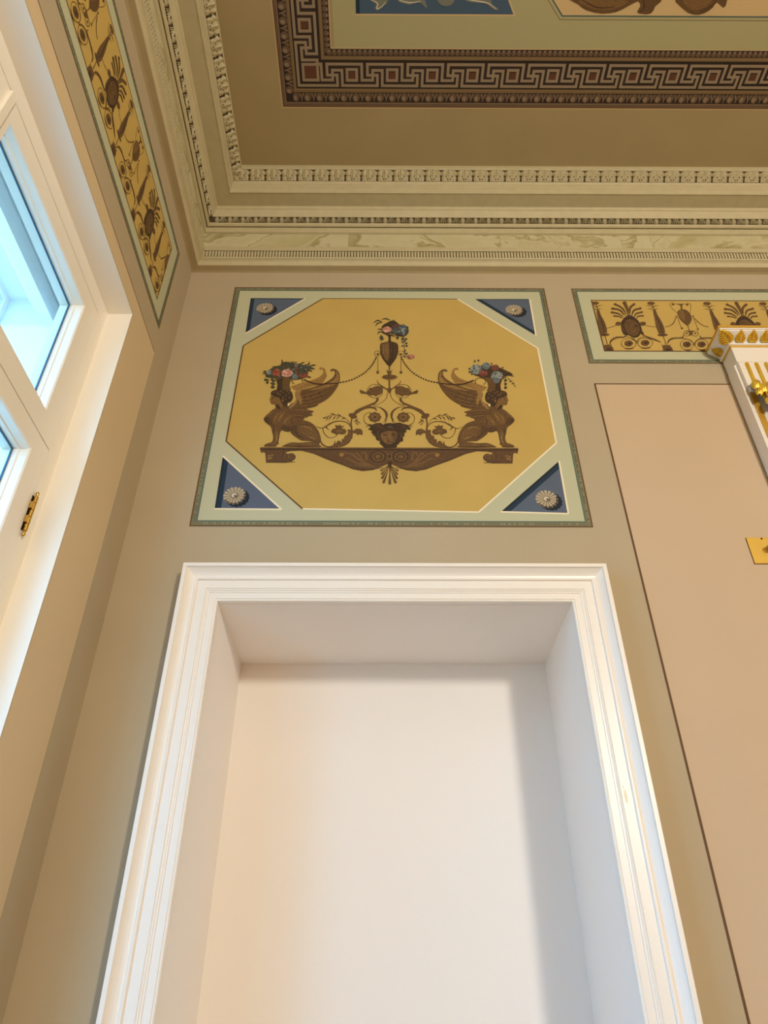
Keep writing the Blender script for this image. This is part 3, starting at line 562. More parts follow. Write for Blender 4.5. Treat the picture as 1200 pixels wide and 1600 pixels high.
ART['mask'] = (-50, 3328, """D 6 0,185 18,203 4,238 30,225 52,243 91,248 113,228 131,239 162,248 188,239 201,248 236,251 267,235 290,228 310,204 318,178 297,183 280,180 283,154 268,151 269,116 257,111 258,68 234,59 225,36 210,33 214,13 203,1 118,1 109,24 87,41 90,67 62,80 57,110 48,121 61,139 36,113 40,139 24,144 31,168
LB 7 96,139 107,151 122,159 141,165 161,167 185,166 205,160 215,148 218,134 218,117 214,99 208,81 200,65 192,51 182,41 172,35 161,33 148,34 135,40 124,51 113,64 104,80 96,99 93,120
B 8 183,151 202,146 218,134 219,117 214,99 208,81 200,65 191,51 182,41 174,34 169,36 176,56 183,82 179,103 174,122 176,140
D 9 142,128 138,122 127,120 117,122 113,127 117,133 127,135 138,133
D 9s 107,143 111,146 116,150 121,154 127,156 133,154 139,150 143,146 146,143 145,141 141,144 137,147 132,150 127,151 123,150 117,147 112,143 109,141
D 9 203,128 198,122 188,120 178,122 173,128 178,133 188,135 199,133
D 9s 168,143 171,146 176,150 182,154 188,156 194,154 200,150 204,146 207,143 206,141 202,144 198,147 192,151 188,152 184,151 178,147 173,144 169,141
D 9s 149,127 148,119 146,106 145,94 145,85 146,80 148,79 151,78 154,77 157,78 160,80 163,82 166,83 167,82 165,80 162,78 158,75 155,74 151,74 147,75 143,78 141,84 141,94 143,107 146,119 147,128
D 9 172,61 167,57 155,56 143,57 138,61 143,65 155,66 167,65
L 9s 158,133 157,90 152,90 154,133
D 9s 140,46 144,44 149,42 155,40 161,39 166,40 172,43 178,46 182,49 183,46 179,44 173,41 167,38 161,36 155,37 148,39 143,41 139,43
B 7s 8,210 19,213 35,218 53,223 70,224 86,218 101,208 114,199 123,192 122,191 112,197 99,205 84,214 69,218 54,218 36,215 20,211 9,208
B 7s 35,186 44,191 58,198 73,204 88,206 101,199 114,188 124,177 132,169 130,168 122,175 111,185 98,195 87,200 74,200 59,195 45,189 35,185
B 7s 201,228 211,228 225,228 240,227 255,224 267,217 280,208 290,199 297,193 296,191 288,197 277,205 265,213 253,219 240,222 225,224 211,225 201,226
B 7s 209,193 218,194 230,196 243,197 254,195 262,188 268,178 272,169 275,163 274,162 270,168 265,177 259,185 252,190 243,192 230,192 218,191 210,191
B 7s 227,152 231,144 238,134 243,122 246,111 243,99 237,87 231,77 226,70 225,71 228,78 234,89 239,100 240,111 239,121 234,133 229,143 226,151
B 7s 71,133 73,126 75,115 78,104 82,94 86,84 92,74 97,65 101,59 100,58 95,64 89,72 82,82 76,92 73,103 71,115 70,125 69,133
B 7s 149,228 153,222 158,215 162,206 164,198 162,190 157,183 152,177 149,174 148,175 150,179 154,185 158,192 159,198 157,204 154,213 150,221 148,227
B 7s 176,227 176,222 176,214 176,205 177,198 179,192 183,185 186,179 188,175 187,174 184,178 180,183 175,190 172,197 171,205 172,214 173,222 174,227
B 7s 88,179 84,171 79,160 74,148 73,139 75,131 81,123 88,116 93,111 91,109 86,114 79,121 71,129 67,139 70,150 76,162 82,173 86,180
B 7s 241,163 244,157 248,148 252,138 255,128 254,118 252,108 250,99 248,93 246,94 247,100 249,109 250,119 249,128 248,137 245,147 241,156 239,162
GY 8s 139,204 144,206 151,209 159,211 166,211 173,209 179,205 185,201 188,199 187,197 183,199 178,203 171,206 166,207 159,207 152,206 145,204 140,202
GY 8s 254,211 280,199 279,197 253,209
GY 8s 52,228 87,228 87,226 52,226""")
ART['scrollwork'] = (21, 3609, """B 4s 24,305 24,264 24,198 24,92 24,0 12,0 12,92 13,198 14,264 15,305
B 4 35,33 30,10 18,1 6,10 1,32 6,55 18,64 30,55""")
ART['scrollwork__both'] = (32, 3330, """B 3s 0,598 5,602 13,608 21,616 30,623 39,632 49,641 58,650 66,658 72,664 75,669 78,674 81,679 82,685 82,692 81,698 81,702 82,703 83,699 85,692 86,685 86,678 84,672 81,666 77,660 72,653 64,644 55,635 45,625 36,616 28,608 20,600 13,594 8,589
B 3s 70,644 84,652 100,655 116,653 131,647 144,637 154,623 161,607 165,589 165,570 161,552 153,536 143,522 130,512 116,505 100,503 85,505 70,511 58,522 48,536 41,552 44,553 51,538 60,524 72,515 86,508 100,506 114,509 128,515 140,525 150,538 157,554 161,571 161,589 158,606 151,621 141,634 129,644 115,650 100,651 86,648 72,641
B 3s 6,562 7,553 7,542 9,528 12,516 16,505 22,493 29,482 38,471 48,461 59,452 71,443 82,437 91,433 100,432 108,431 113,430 113,426 107,427 99,427 90,429 80,433 69,440 57,449 45,459 35,469 26,480 19,491 13,503 8,515 5,528 3,541 2,553 2,561
B 4 40,626 75,635 100,631 125,614 147,612 158,578 173,565 194,581 216,591 222,579 208,550 185,550 156,542 127,530 115,539 102,525 90,520 80,536 61,542 41,562
LB 5s 50,597 58,597 71,597 85,596 100,593 115,586 132,577 147,569 157,563 156,562 146,567 130,575 114,583 99,589 85,592 71,594 58,595 50,596
LB 5s 62,568 69,568 80,567 92,565 103,564 115,561 126,557 137,554 144,551 144,550 136,552 126,555 114,558 103,560 92,562 80,564 69,566 62,567
LB 5s 45,612 54,614 65,616 79,619 92,619 104,615 117,608 129,602 137,598 136,596 128,600 116,606 103,612 91,615 79,616 66,614 54,612 46,610
B 3 72,482 73,495 77,504 83,507 89,502 91,486 97,467 117,452 142,438 166,424 190,411 216,396 238,381 250,368 257,356 266,342 270,331 259,327 244,329 234,339 221,353 202,370 181,385 161,394 141,397 119,394 100,386 90,373 86,364 85,372 88,386 94,398 105,408 126,413 141,417 131,423 113,431 100,441 89,453 79,467
LB 4s 101,443 110,439 122,433 136,427 150,421 164,415 179,409 194,401 207,393 219,383 230,372 239,361 246,354 245,353 238,360 228,370 217,381 205,391 192,398 177,405 163,412 149,419 135,425 121,432 109,438 101,442
B 3s 113,413 103,411 89,409 74,406 62,399 51,390 42,378 33,366 26,354 23,343 21,332 19,320 18,309 19,298 22,286 26,275 29,266 31,260 34,255 37,252 39,249 38,248 35,250 32,253 28,257 24,264 19,272 13,283 8,295 4,308 3,321 3,334 6,348 11,362 20,375 31,387 45,398 58,406 73,411 89,413 103,414 113,415
B 3s 14,298 16,288 17,275 19,261 22,249 26,241 31,233 36,227 39,223 36,220 33,225 28,231 22,239 18,248 15,260 13,274 12,288 11,297
B 3s 128,357 135,355 145,353 156,349 165,343 173,334 179,323 184,311 186,298 186,286 184,272 181,259 176,248 169,238 161,230 152,223 142,219 132,219 123,222 115,226 109,228 110,232 116,230 124,227 133,224 141,225 149,229 157,234 165,242 172,250 177,261 180,273 182,286 182,298 180,310 175,321 169,332 163,341 155,346 144,350 135,352 128,354
B 3s 139,224 143,222 148,217 154,214 158,211 160,211 163,213 167,215 169,216 170,215 168,213 165,210 162,207 157,206 151,208 145,212 139,217 136,220
B 4 153,303 144,291 139,280 137,264 123,262 112,257 100,248 89,257 78,262 64,264 62,279 57,291 49,303 58,315 62,327 65,342 79,345 90,350 102,359 113,350 124,345 139,343 140,327 145,316
LB 5 136,303 124,293 125,278 110,278 100,267 91,278 76,277 77,293 66,303 77,313 77,329 91,328 102,340 111,328 126,329 125,314
D 6 109,303 106,296 99,292 91,295 88,303 92,311 99,314 106,311
B 4 234,309 243,324 257,337 272,342 285,342 294,339 298,331 298,322 294,312 287,301 275,293 259,290 243,292 235,299
B 3s 277,299 278,291 280,278 281,264 282,250 282,236 281,221 279,208 278,195 278,184 277,173 276,164 275,158 262,159 263,166 264,174 266,185 267,196 269,209 271,222 272,236 272,249 271,263 269,277 267,289 265,298
B 3s 258,254 253,256 247,258 240,259 236,259 230,255 222,249 214,242 208,238 207,239 211,245 217,253 224,262 233,267 242,267 249,263 255,258 259,256
B 3s 247,249 246,247 245,243 243,240 241,235 237,231 231,229 226,226 223,224 222,226 224,229 227,234 231,239 234,242 238,244 241,246 243,248 245,250
B 3s 254,269 251,270 247,270 241,271 236,272 232,275 229,279 226,283 223,286 224,287 227,286 232,284 237,282 241,281 245,278 249,275 252,273 255,271
B 4 191,124 190,142 192,163 198,175 208,182 222,186 236,185 247,178 255,169 262,158 263,148 252,144 239,140 230,129 222,121 216,128 211,136 205,132 199,126 194,122
LB 5s 203,164 208,166 216,168 224,171 232,171 239,167 246,162 251,157 255,154 254,153 250,156 244,160 237,165 231,167 224,167 216,166 209,164 204,163
B 4 260,158 271,174 304,177 297,148 307,111 313,126 326,101 324,82 341,85 342,44 356,67 373,64 385,31 391,70 401,26 422,13 453,10 444,2 367,3 320,17 286,47 265,95
LB 5s 279,153 281,142 283,125 286,107 290,91 296,78 304,66 313,55 323,45 336,36 351,26 365,19 375,13 374,12 364,17 350,24 334,32 320,42 309,52 300,63 292,76 286,89 282,106 280,124 279,141 278,153
B 3s 374,24 380,21 390,16 401,12 410,10 419,9 429,9 438,11 446,13 455,17 463,22 471,28 477,35 484,45 490,57 495,68 499,77 505,74 503,65 498,53 493,40 486,28 478,20 469,13 459,8 450,4 440,1 429,0 419,0 409,1 398,4 387,9 377,14 370,17
B 3s 271,161 272,172 274,188 277,205 283,221 292,234 303,245 317,255 332,262 349,265 368,266 387,264 405,260 420,252 434,242 446,231 457,222 468,213 478,204 487,197 496,194 506,195 518,200 528,206 536,210 537,207 530,203 520,196 508,190 496,188 484,191 473,197 462,206 451,214 438,223 427,234 414,244 401,251 385,255 367,258 349,258 334,255 320,250 308,241 297,230 288,218 282,204 278,187 275,171 273,160
B 3s 490,190 488,180 485,166 481,151 476,137 469,125 460,113 450,102 439,95 428,93 416,94 405,97 395,101 386,108 379,117 374,125 370,131 372,133 376,127 382,119 389,111 397,105 406,101 417,98 428,97 438,99 447,106 456,116 465,127 472,139 476,152 480,167 483,181 484,191
B 3s 439,242 445,236 454,226 463,215 467,202 462,191 454,183 445,177 439,172 438,174 442,179 449,187 455,196 456,202 454,210 448,221 441,232 436,240
B 4 327,220 348,208 362,229 370,214 397,222 387,190 417,179 424,150 402,138 379,124 362,138 349,128 323,132 309,155 321,182 347,187
LB 5 393,161 386,154 370,149 351,151 339,157 339,165 352,171 371,172 387,169
B 3s 282,232 287,242 295,257 304,273 315,286 327,297 341,306 355,313 370,319 386,323 402,325 418,325 433,323 448,316 463,305 476,294 485,287 483,285 474,292 461,303 447,313 432,320 418,323 402,322 386,320 371,316 357,311 342,303 329,294 317,284 307,271 298,255 290,241 285,231
B 3s 352,306 355,313 361,323 368,330 375,333 381,335 384,335 385,334 382,332 378,329 374,324 368,317 359,310 353,305
B 3s 397,321 400,326 406,333 414,340 423,340 432,340 438,339 438,338 432,336 424,333 418,330 411,327 403,323 398,319
B 3s 389,316 393,313 400,309 407,303 412,294 414,283 415,275 414,274 410,281 404,290 400,298 396,305 391,311 388,315
B 3s 420,319 425,315 433,311 440,303 444,292 446,279 447,270 445,270 442,278 436,289 432,299 428,306 423,313 419,317
B 3s 446,312 451,308 457,301 462,293 465,283 465,273 466,265 464,265 461,272 457,281 453,290 451,298 447,306 445,311
B 3s 463,304 467,304 472,303 478,302 484,298 489,293 493,290 493,289 487,290 480,291 474,293 469,297 465,300 462,303
B 3s 316,286 320,289 326,293 334,296 343,293 351,287 356,283 355,282 349,284 340,285 334,286 328,287 321,285 317,284
B 3s 367,312 371,310 377,305 383,300 385,292 386,283 387,277 386,277 383,282 378,289 374,295 371,301 368,307 365,311""")
ART['urn'] = (-30, 3678, """D 5 47,409 51,425 61,435 82,443 103,450 112,454 115,463 116,490 114,519 99,533 93,540 122,543 153,540 148,533 135,519 133,490 134,463 137,454 145,451 162,444 180,435 189,420 194,399 196,371 194,338 188,298 178,257 161,219 143,187 133,166 126,155 120,157 112,167 101,184 89,207 74,234 61,266 53,301 49,337 46,376
BM 6 55,409 62,423 75,430 99,446 120,438 124,350 120,257 113,222 102,217 89,234 75,266 65,300 58,337 54,376
L 7s 76,424 76,413 76,396 76,377 77,358 78,336 79,313 80,291 81,276 80,276 78,291 76,313 74,336 73,357 73,377 73,396 74,413 74,424
L 7s 93,424 93,413 93,396 94,377 94,358 95,337 96,313 98,291 98,277 97,276 96,291 94,313 91,336 90,357 90,377 91,396 91,413 92,424
L 7s 107,425 107,413 107,396 107,377 108,358 109,337 110,313 111,292 112,277 111,276 109,291 107,313 105,336 104,358 104,377 105,396 105,413 106,425
B 7s 139,430 139,413 140,389 140,363 140,337 137,312 134,286 130,263 128,246 126,247 128,263 131,286 133,313 134,338 136,363 137,389 137,413 137,430
B 7s 160,430 160,413 161,389 161,363 161,337 158,312 155,286 151,263 148,247 147,247 149,263 151,286 154,313 155,338 157,363 157,389 158,413 158,430
B 7s 177,430 178,413 178,389 179,363 178,337 176,312 172,286 168,263 166,247 164,247 166,263 168,287 171,313 173,338 174,363 175,389 175,413 176,430
B 5 97,123 116,97 121,130 129,97 146,123 133,65 110,65
B 5 55,24 75,55 121,67 169,55 189,25 170,35 165,5 153,27 142,1 121,31 102,1 92,26 78,10 70,33
B 5s 50,308 49,299 46,290 40,283 33,278 25,276 17,278 10,283 5,290 1,299 0,308 1,318 4,327 10,334 17,339 25,341 33,339 40,334 46,327 49,318 50,309 47,308 46,318 43,326 38,332 32,336 25,337 18,336 12,332 7,325 4,317 3,308 4,299 8,291 13,285 19,281 25,280 32,281 38,285 43,292 46,300 47,309
B 5 40,301 36,294 29,290 21,293 18,301 21,309 29,312 36,309
B 5s 30,271 31,98 28,98 27,271
B 5 41,91 38,81 31,75 23,77 18,85 17,96 23,104 31,106 38,101
LB 6 36,93 34,87 29,86 25,90 25,95 29,99 34,98
B 5s 244,309 243,300 239,291 233,284 226,279 218,277 210,279 203,284 198,291 195,299 194,309 195,319 198,328 204,335 211,340 219,341 227,340 234,335 240,328 243,319 244,310 241,309 240,318 237,327 232,333 226,337 219,338 213,337 206,333 201,326 198,318 197,309 198,300 201,292 206,286 212,282 218,281 225,282 231,286 236,292 239,300 241,310
B 5 226,302 223,294 215,291 207,294 204,302 207,310 215,313 223,310
B 5s 216,272 214,99 211,99 213,272
B 5 225,91 222,81 215,76 207,78 201,86 202,97 207,105 215,107 222,101
LB 6 217,93 215,88 210,87 207,90 207,96 211,100 215,99""")
ART['urn_flowers'] = (-36, 3799, """D 6 80,314 71,355 73,399 90,424 116,443 144,466 173,476 195,452 216,422 245,412 273,400 290,365 296,325 281,293 256,272 229,272 200,282 174,300 151,314 132,307 115,298 96,299
G 6s 75,447 67,452 56,461 45,468 37,469 30,465 19,455 9,444 2,436 0,437 5,446 13,460 23,473 36,481 49,477 61,467 71,457 77,450
G 6s 143,474 136,478 125,484 113,489 104,492 96,492 86,489 76,486 69,483 68,485 74,489 83,495 94,501 105,503 118,499 129,491 139,483 145,477
G 6s 73,446 66,444 57,441 47,437 41,432 35,426 29,417 24,407 20,401 18,401 20,409 22,420 26,431 33,442 43,446 55,448 65,449 72,450
G 6s 143,422 146,429 151,438 156,448 161,456 165,464 168,473 170,481 172,487 174,487 174,481 174,472 173,462 171,452 165,442 158,433 151,425 146,420
G 6s 80,360 74,358 66,357 58,355 50,357 45,360 41,363 38,366 36,368 38,370 40,369 44,367 48,366 52,366 58,367 66,366 74,364 80,363
G 6s 79,322 73,323 66,325 58,326 54,324 51,320 45,312 40,303 36,297 34,298 36,305 38,315 41,326 48,334 58,335 68,332 75,328 80,326
G 6s 68,292 67,284 67,272 67,259 63,249 60,242 57,236 54,232 53,229 51,229 52,233 53,238 54,244 54,251 54,261 58,273 61,285 64,293
G 6s 68,287 69,278 72,266 74,252 75,240 73,229 71,220 68,212 67,206 65,206 65,212 65,220 65,230 64,240 63,251 63,265 64,278 64,287
G 6s 75,282 77,277 80,269 83,260 86,251 86,242 86,233 86,225 86,219 85,219 83,224 80,232 77,241 74,249 73,258 72,267 71,275 71,281
G 6s 152,299 157,295 163,290 170,285 173,282 176,280 181,281 185,282 189,283 190,281 187,279 183,276 177,273 170,272 162,276 157,284 152,292 149,297
PK3 8 160,354 150,343 149,328 134,325 123,314 109,321 93,319 87,332 74,340 78,354 74,368 87,376 93,390 109,388 123,395 134,384 149,381 150,366
PK1 9 144,349 139,344 130,344 125,349 130,353 139,353
PK2 9 125,347 121,340 114,340 110,347 114,353 121,353
PK3 9 111,329 108,322 102,322 98,329 102,337 108,337
PK1 9 134,343 130,336 122,336 118,343 122,351 130,351
PK2 9 127,389 122,383 113,383 108,389 113,395 122,395
PK3 9 96,338 92,331 85,331 81,338 85,345 92,345
PK1 9 152,370 148,365 139,365 135,370 139,375 148,375
PK2 9 117,336 113,330 105,330 102,336 105,342 113,342
PK3 9 108,359 103,352 93,352 89,359 93,365 103,366
PK1 9 136,369 131,362 122,362 118,369 122,376 131,376
PK2 9 107,340 102,333 92,333 87,339 92,346 102,346
PK3 9 146,369 142,362 132,362 127,369 132,376 142,376
PK1 9 133,386 128,380 119,380 115,386 119,392 129,393
PK2 9 110,325 107,319 100,319 97,324 100,330 107,330
PK3 9 129,328 124,322 114,322 109,328 114,333 124,333
PK1 9 136,384 131,378 122,378 118,384 122,389 131,389
BL3 8 298,352 287,331 285,305 267,299 255,280 239,292 220,289 214,312 198,327 204,351 199,376 215,391 222,415 240,412 257,424 269,405 287,399 288,373
BL1 9 263,310 259,297 249,297 245,310 250,323 259,323
BL2 9 267,320 263,308 254,308 250,320 254,332 263,332
BL4 9 261,297 257,285 250,285 246,297 250,308 257,308
BL3 9 271,402 266,394 258,394 254,402 258,410 267,410
BL1 9 265,413 259,403 248,403 243,413 248,423 259,423
BL2 9 261,404 256,392 247,392 243,404 247,415 257,415
BL4 9 227,331 222,322 211,322 206,330 211,339 222,339
BL3 9 297,381 291,368 281,368 276,381 281,394 292,394
BL1 9 277,347 271,335 259,335 253,347 259,359 271,359
BL2 9 241,353 236,342 226,342 221,353 226,364 236,364
BL4 9 253,339 248,331 238,331 234,339 239,348 248,348
BL3 9 293,337 287,329 276,328 270,337 276,346 288,346
BL1 9 275,321 271,308 263,308 259,321 263,333 272,333
BL2 9 237,378 230,365 218,365 212,378 218,390 231,390
BL4 9 260,327 255,317 245,317 240,327 245,337 255,337
BL3 9 267,362 262,352 253,352 249,361 254,371 263,371
BL1 9 255,409 250,400 239,399 233,409 239,418 250,418
BL2 9 258,355 253,342 244,342 240,355 245,369 254,369
BL4 9 264,355 258,346 248,346 243,355 248,364 259,364
BL3 9 235,364 231,353 223,353 219,364 223,375 231,375
BL1 9 230,370 225,360 215,360 210,370 215,380 225,380
BL2 9 276,372 270,361 258,361 252,372 258,384 270,384
BL4 9 255,362 250,348 239,348 234,362 239,376 250,376
BL3 9 214,354 209,345 200,345 195,354 200,363 209,363
BL1 9 268,405 264,392 257,392 253,405 257,418 265,418
PUR 8 230,400 222,391 221,379 209,376 200,368 189,373 176,372 171,382 160,389 164,400 160,411 171,417 176,428 189,427 201,432 209,423 222,421 222,409
RD4 9 172,403 168,398 160,398 157,403 160,407 168,407
D 9 204,377 201,373 196,373 193,377 196,382 201,382
PUR 9 185,412 182,406 177,406 175,412 177,418 182,418
RD4 9 214,410 210,404 203,404 200,410 203,416 210,416
D 9 205,406 201,401 195,401 192,406 195,410 202,410
PUR 9 210,420 208,416 202,416 199,420 202,423 208,423
RD4 9 211,404 208,399 202,399 198,404 202,408 208,408
D 9 216,413 212,408 204,408 200,413 204,419 212,419
PUR 9 217,385 214,381 208,381 206,385 209,389 214,389
RD4 9 210,417 207,411 202,411 199,416 202,422 207,422
D 9 178,413 175,408 167,408 164,413 168,418 175,418
PUR 9 207,388 204,383 197,383 194,388 197,392 204,392
RD4 9 172,397 168,392 160,392 156,397 160,402 168,402
D 9 212,423 209,419 203,419 200,423 203,427 209,427
BL1 8 215,341 208,329 207,313 196,310 188,299 178,306 166,304 162,318 153,326 156,341 153,355 162,364 167,378 178,376 189,383 196,372 208,368 208,353
PUR 9 213,349 209,343 201,343 197,348 201,354 209,354
D 9 175,316 171,311 164,311 160,316 164,322 171,322
BL1 9 199,324 196,318 191,317 188,323 191,330 197,330
PUR 9 183,375 179,369 173,369 170,374 173,380 180,380
D 9 179,365 176,357 170,357 167,365 170,373 176,373
BL1 9 198,358 194,351 188,351 185,358 188,365 195,365
PUR 9 216,347 212,340 205,340 201,347 205,354 212,354
D 9 179,352 176,345 170,345 167,352 170,360 176,360
BL1 9 201,363 198,357 191,357 187,363 191,370 198,370
PUR 9 203,364 199,359 192,359 188,364 192,370 199,370
D 9 170,324 167,319 162,319 160,324 162,329 167,329
BL1 9 172,327 169,321 161,321 157,327 161,333 169,333
PUR 9 188,377 184,372 177,372 173,377 177,382 185,382
G 6s 255,283 256,268 258,247 259,223 260,199 260,173 259,146 258,119 258,96 261,77 264,59 268,45 271,36 268,35 266,45 262,59 258,76 256,96 255,119 256,146 257,173 257,199 256,223 254,247 252,268 251,282
BL1 7 254,251 248,241 238,241 233,251 238,261 249,261
G 7 284,241 278,231 268,231 263,241 268,251 279,251
BL1 7 255,204 250,194 239,194 234,204 239,214 250,214
G 7 285,189 280,179 269,179 264,188 269,198 280,198
BL1 7 254,157 249,148 239,147 233,157 239,167 249,167
G 7 286,158 280,148 270,148 265,157 270,167 281,167
BL1 7 271,101 265,91 255,91 250,101 255,111 266,111
G 7 284,66 279,56 268,56 263,65 269,75 279,75
BL1 7 266,30 261,21 250,21 245,30 251,40 261,40
G 7 252,235 247,225 236,225 231,235 236,245 247,245
BL1 7 273,220 267,210 257,210 252,220 257,230 268,230
PK3 8 341,29 333,20 332,10 320,8 311,1 300,5 288,4 284,13 273,19 277,28 274,38 284,43 289,53 301,52 313,56 321,49 333,47 333,37
RD1 9 328,42 325,38 319,38 316,42 319,46 325,46
RD3 9 304,24 301,20 294,20 290,24 294,28 301,28
PK3 9 295,33 292,30 286,30 283,33 286,37 292,37
RD1 9 290,22 287,18 282,18 279,22 282,26 287,27
RD3 9 300,10 297,5 291,5 288,10 291,15 297,15
PK3 9 291,26 288,21 282,21 279,26 282,32 288,32
RD1 9 289,30 286,25 281,25 279,30 282,35 287,35
RD3 9 294,21 291,16 286,16 283,21 286,26 292,26
PK3 9 302,43 299,38 294,38 291,43 294,47 300,47
RD1 9 290,36 286,31 278,31 275,36 279,41 286,41
RD3 9 333,19 330,15 324,15 321,19 324,24 330,24
PK3 9 339,35 336,30 330,30 327,34 330,39 336,39
RD1 9 331,18 328,13 323,13 321,18 323,23 329,23
G 8 214,256 209,241 198,238 189,248 190,264 198,274 209,271""")
ART['garland__both'] = (75, 3662, """D 5 19,293 14,301 5,301 1,293 5,285 14,285
D 5 26,271 21,279 12,279 7,271 12,263 21,263
D 5 33,249 28,257 19,257 15,249 19,241 28,241
D 5 41,227 37,235 28,235 23,227 28,219 37,219
D 5 51,206 47,214 38,214 33,206 38,198 47,198
D 5 62,186 57,194 48,194 44,186 48,178 57,178
D 5 74,166 69,174 60,174 55,166 60,158 69,158
D 5 86,146 82,154 73,154 68,146 73,139 82,139
D 5 100,128 96,136 87,136 82,128 87,120 96,120
D 5 116,111 112,119 102,119 98,111 102,103 112,103
D 5 133,95 128,103 119,103 115,95 119,87 128,87
D 5 150,80 146,88 137,88 132,80 137,72 146,72
D 5 168,66 164,73 155,73 150,66 155,58 164,58
D 5 187,52 183,60 174,60 169,52 174,44 183,44
D 5 207,40 203,48 194,48 189,40 194,32 203,32
D 5 228,30 223,38 214,38 210,30 214,22 223,22
D 5 250,21 245,29 236,29 231,21 236,14 245,14
D 5 272,15 267,23 258,23 253,15 258,7 267,7
D 5 294,9 290,17 280,17 276,9 280,1 290,1""")
ART['frieze_candelabrum'] = (1133, 3852, """B 2 96,609 83,599 72,589 54,587 38,591 23,597 27,609 29,621 46,628 63,632 81,630 88,620
B 2s 57,550 55,555 52,560 48,565 43,569 34,572 21,575 9,579 0,581 0,582 9,582 22,582 36,581 47,577 54,571 59,564 61,557 63,553
B 2s 60,554 63,558 68,565 74,572 82,577 92,581 103,582 114,582 121,583 122,581 115,579 105,576 94,573 86,569 80,565 74,559 69,554 65,550
B 2s 52,516 50,520 47,524 44,528 40,531 34,532 25,535 16,537 10,538 10,540 16,540 26,541 36,541 44,539 50,534 54,528 56,523 58,520
B 2s 70,524 71,527 73,531 77,536 82,539 89,539 95,536 101,534 105,532 104,530 100,530 94,531 88,531 85,531 83,529 80,527 77,523 75,520
B 2s 66,599 67,578 69,552 70,528 70,509 58,510 60,528 62,552 60,578 58,599
B 3 54,509 67,525 78,522 80,496 80,459 86,426 93,393 97,360 100,327 100,289 98,254 95,233 86,220 64,213 42,215 36,235 36,262 34,286 35,318 40,370 46,426 49,473
D 4s 69,476 70,461 72,440 73,416 75,393 77,368 79,343 81,317 80,294 78,274 75,255 72,240 69,229 65,230 66,241 69,256 71,275 72,294 71,317 70,342 68,368 67,392 67,416 67,440 66,461 66,476
LB 4s 60,476 59,458 57,432 55,404 53,376 52,347 51,317 50,289 50,270 49,270 48,289 48,317 48,347 49,376 51,404 54,433 57,458 59,476
B 3 110,201 102,192 84,185 62,182 40,184 26,191 22,201 30,210 48,218 70,220 92,218 106,211
D 4 83,196 76,192 61,190 46,192 41,196 48,201 64,203 78,201
B 2s 72,184 72,162 73,135 73,106 73,84 64,84 65,106 66,135 65,162 65,183
B 3 30,87 38,68 55,81 63,74 79,84 89,71 106,88 99,64 109,41 110,1 26,0 32,45
D 4 99,22 88,11 69,7 51,11 46,22 56,33 76,37 94,33""")
